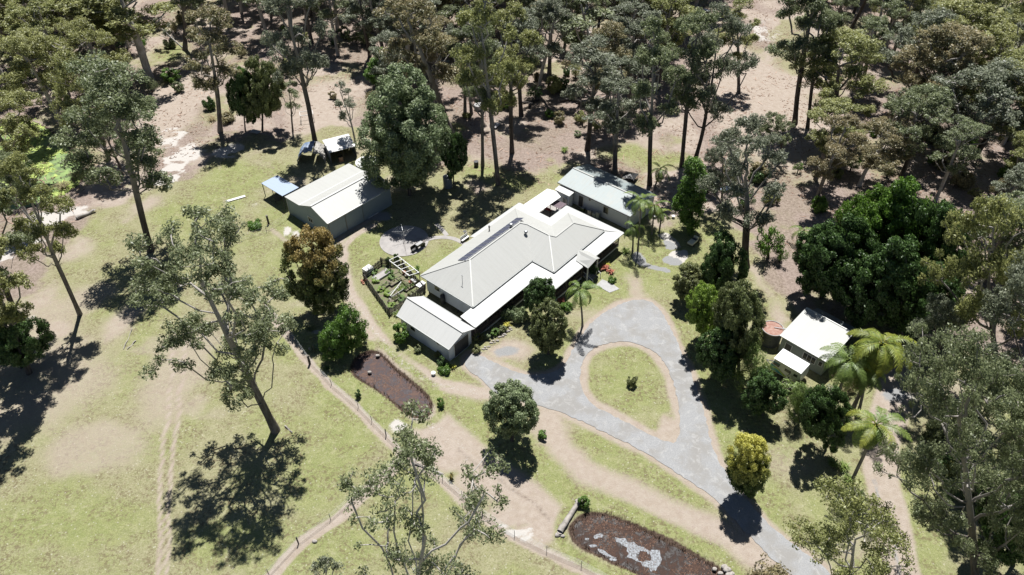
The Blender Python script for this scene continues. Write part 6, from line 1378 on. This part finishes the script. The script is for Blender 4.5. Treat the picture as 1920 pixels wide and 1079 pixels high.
# ------------------------------------------------------------------ grass tufts, litter, lilies (uncountable)
def scatter(name, poly_px, n_, size, mat, seed, label, cat, wpow=1, lie=False, avoid=(), asp=.5, hgt=0, clump=True):
    rng = np.random.RandomState(seed); W4 = np.array([un(x, y)[:2] for x, y in poly_px]); lo, hi = W4.min(0), W4.max(0)
    P = lo + rng.rand(n_, 2) * (hi - lo)
    if clump: P = P + 0; k_ = fbm(P[:, 0], P[:, 1], 5, seed) + .5 * (fbm(P[:, 0], P[:, 1], 1.3, seed + 3) - .5); P = P[k_ > np.percentile(k_, 55)]
    P = P[sdist(P[:, 0], P[:, 1], W4) > 0]
    for A_ in avoid: P = P[sdist(P[:, 0], P[:, 1], A_) < -.3]
    k = len(P); a = rng.uniform(0, 6.28, k); el = rng.uniform(-.2, .25, k) if lie else rng.uniform(.15, .75, k); L_ = size * rng.uniform(.5, 1.5, k)
    t = np.stack([np.cos(a) * np.cos(el), np.sin(a) * np.cos(el), np.sin(el)], 1) * L_[:, None]; s_ = np.stack([-np.sin(a), np.cos(a), 0 * a], 1) * (L_ * asp / 2)[:, None]
    c_ = np.stack([P[:, 0], P[:, 1], np.full(k, .03 + hgt)], 1); V = np.stack([c_ - s_, c_ + s_, c_ + t + s_ * .3, c_ + t - s_ * .3], 1).reshape(-1, 3)
    T = np.repeat(np.stack([rng.rand(k), rng.rand(k), rng.rand(k)], 1), 4, 0); me = np_mesh(name, V, [np.arange(4 * k).reshape(-1, 4)], {'tint': T}); me.materials.append(mat)
    tag(link(name, me), label, cat, kind='stuff')
AV = [DRIVE_W, POND1, POND2]
scatter('leaf_litter', [(-200, -80), (2100, -80), (2100, 640), (1560, 560), (1440, 420), (1240, 400), (980, 340), (840, 320), (640, 230), (330, 300), (100, 440), (-200, 500)], 110000, .42, leaf_mat('fallen_leaves', (.07, .05, .04), (.24, .17, .13), trans=.05, gloss=0), 11, 'fallen leaves, bark and twigs on the forest floor', 'leaf litter', lie=True, asp=.35)
scatter('bark_and_twigs', [(-200, -80), (2100, -80), (2100, 640), (1560, 560), (1440, 420), (1240, 400), (980, 340), (840, 320), (640, 230), (330, 300), (100, 440), (-200, 500)], 30000, 1.1, leaf_mat('bark_strips', (.10, .075, .06), (.34, .28, .24), trans=0, gloss=0), 19, 'shed bark strips and twigs on the forest floor', 'twigs', lie=True, asp=.09)
scatter('pond_litter', [(1075, 965), (1160, 965), (1340, 1050), (1400, 1110), (1250, 1110), (1080, 1015)], 7000, .14, leaf_mat('pond_debris', (.05, .03, .022), (.16, .11, .085), trans=.05, gloss=0), 13, 'floating debris on the brown pond', 'debris', lie=True, hgt=-.24, asp=.4)
scatter('pond_litter', [(660, 680), (700, 665), (745, 700), (800, 745), (795, 775), (740, 745), (680, 705)], 4000, .13, leaf_mat('pond_debris_pale', (.07, .045, .035), (.17, .125, .10), trans=.05, gloss=0), 14, 'pale debris on the long muddy pond', 'debris', lie=True, hgt=-.24, asp=.4)
scatter('pond_lilies', [(-60, 230), (70, 225), (150, 290), (150, 350), (60, 385), (-60, 395)], 16000, .6, LM['lily'], 15, 'bright green lily pads covering the swampy pond', 'water lilies', lie=True, hgt=-.12, asp=.9)
for P, nm, lb in ((POND1, 'pond_rushes', 'low brown rushes round the long muddy pond'), (POND2, 'pond_rushes', 'low brown rushes round the brown pond')):
    rng = np.random.RandomState(3); V = []; T = []
    Q = P + P[:1]
    for (x0, y0), (x1, y1) in zip(Q[:-1], Q[1:]):
        L_ = math.hypot(x1 - x0, y1 - y0)
        for _ in range(int(L_ * 26)):
            f = rng.rand(); a = rng.uniform(0, 6.28); o = rng.normal(0, .28, 2); c_ = np.array([x0 + (x1 - x0) * f + o[0], y0 + (y1 - y0) * f + o[1], -.2]); h = rng.uniform(.15, .5); d = np.array([math.cos(a) * .4, math.sin(a) * .4, 1]) * h; s_ = np.array([-math.sin(a), math.cos(a), 0]) * .035
            V.append([c_ - s_, c_ + s_, c_ + d + s_ * .3, c_ + d - s_ * .3]); T.append([[rng.rand(), rng.rand(), rng.rand()]] * 4)
    V = np.array(V).reshape(-1, 3); me = np_mesh(nm, V, [np.arange(len(V)).reshape(-1, 4)], {'tint': np.array(T).reshape(-1, 3)}); me.materials.append(leaf_mat('rushes', (.09, .065, .045), (.22, .17, .12), trans=.2, gloss=0)); tag(link(nm, me), lb, 'rushes', kind='stuff')
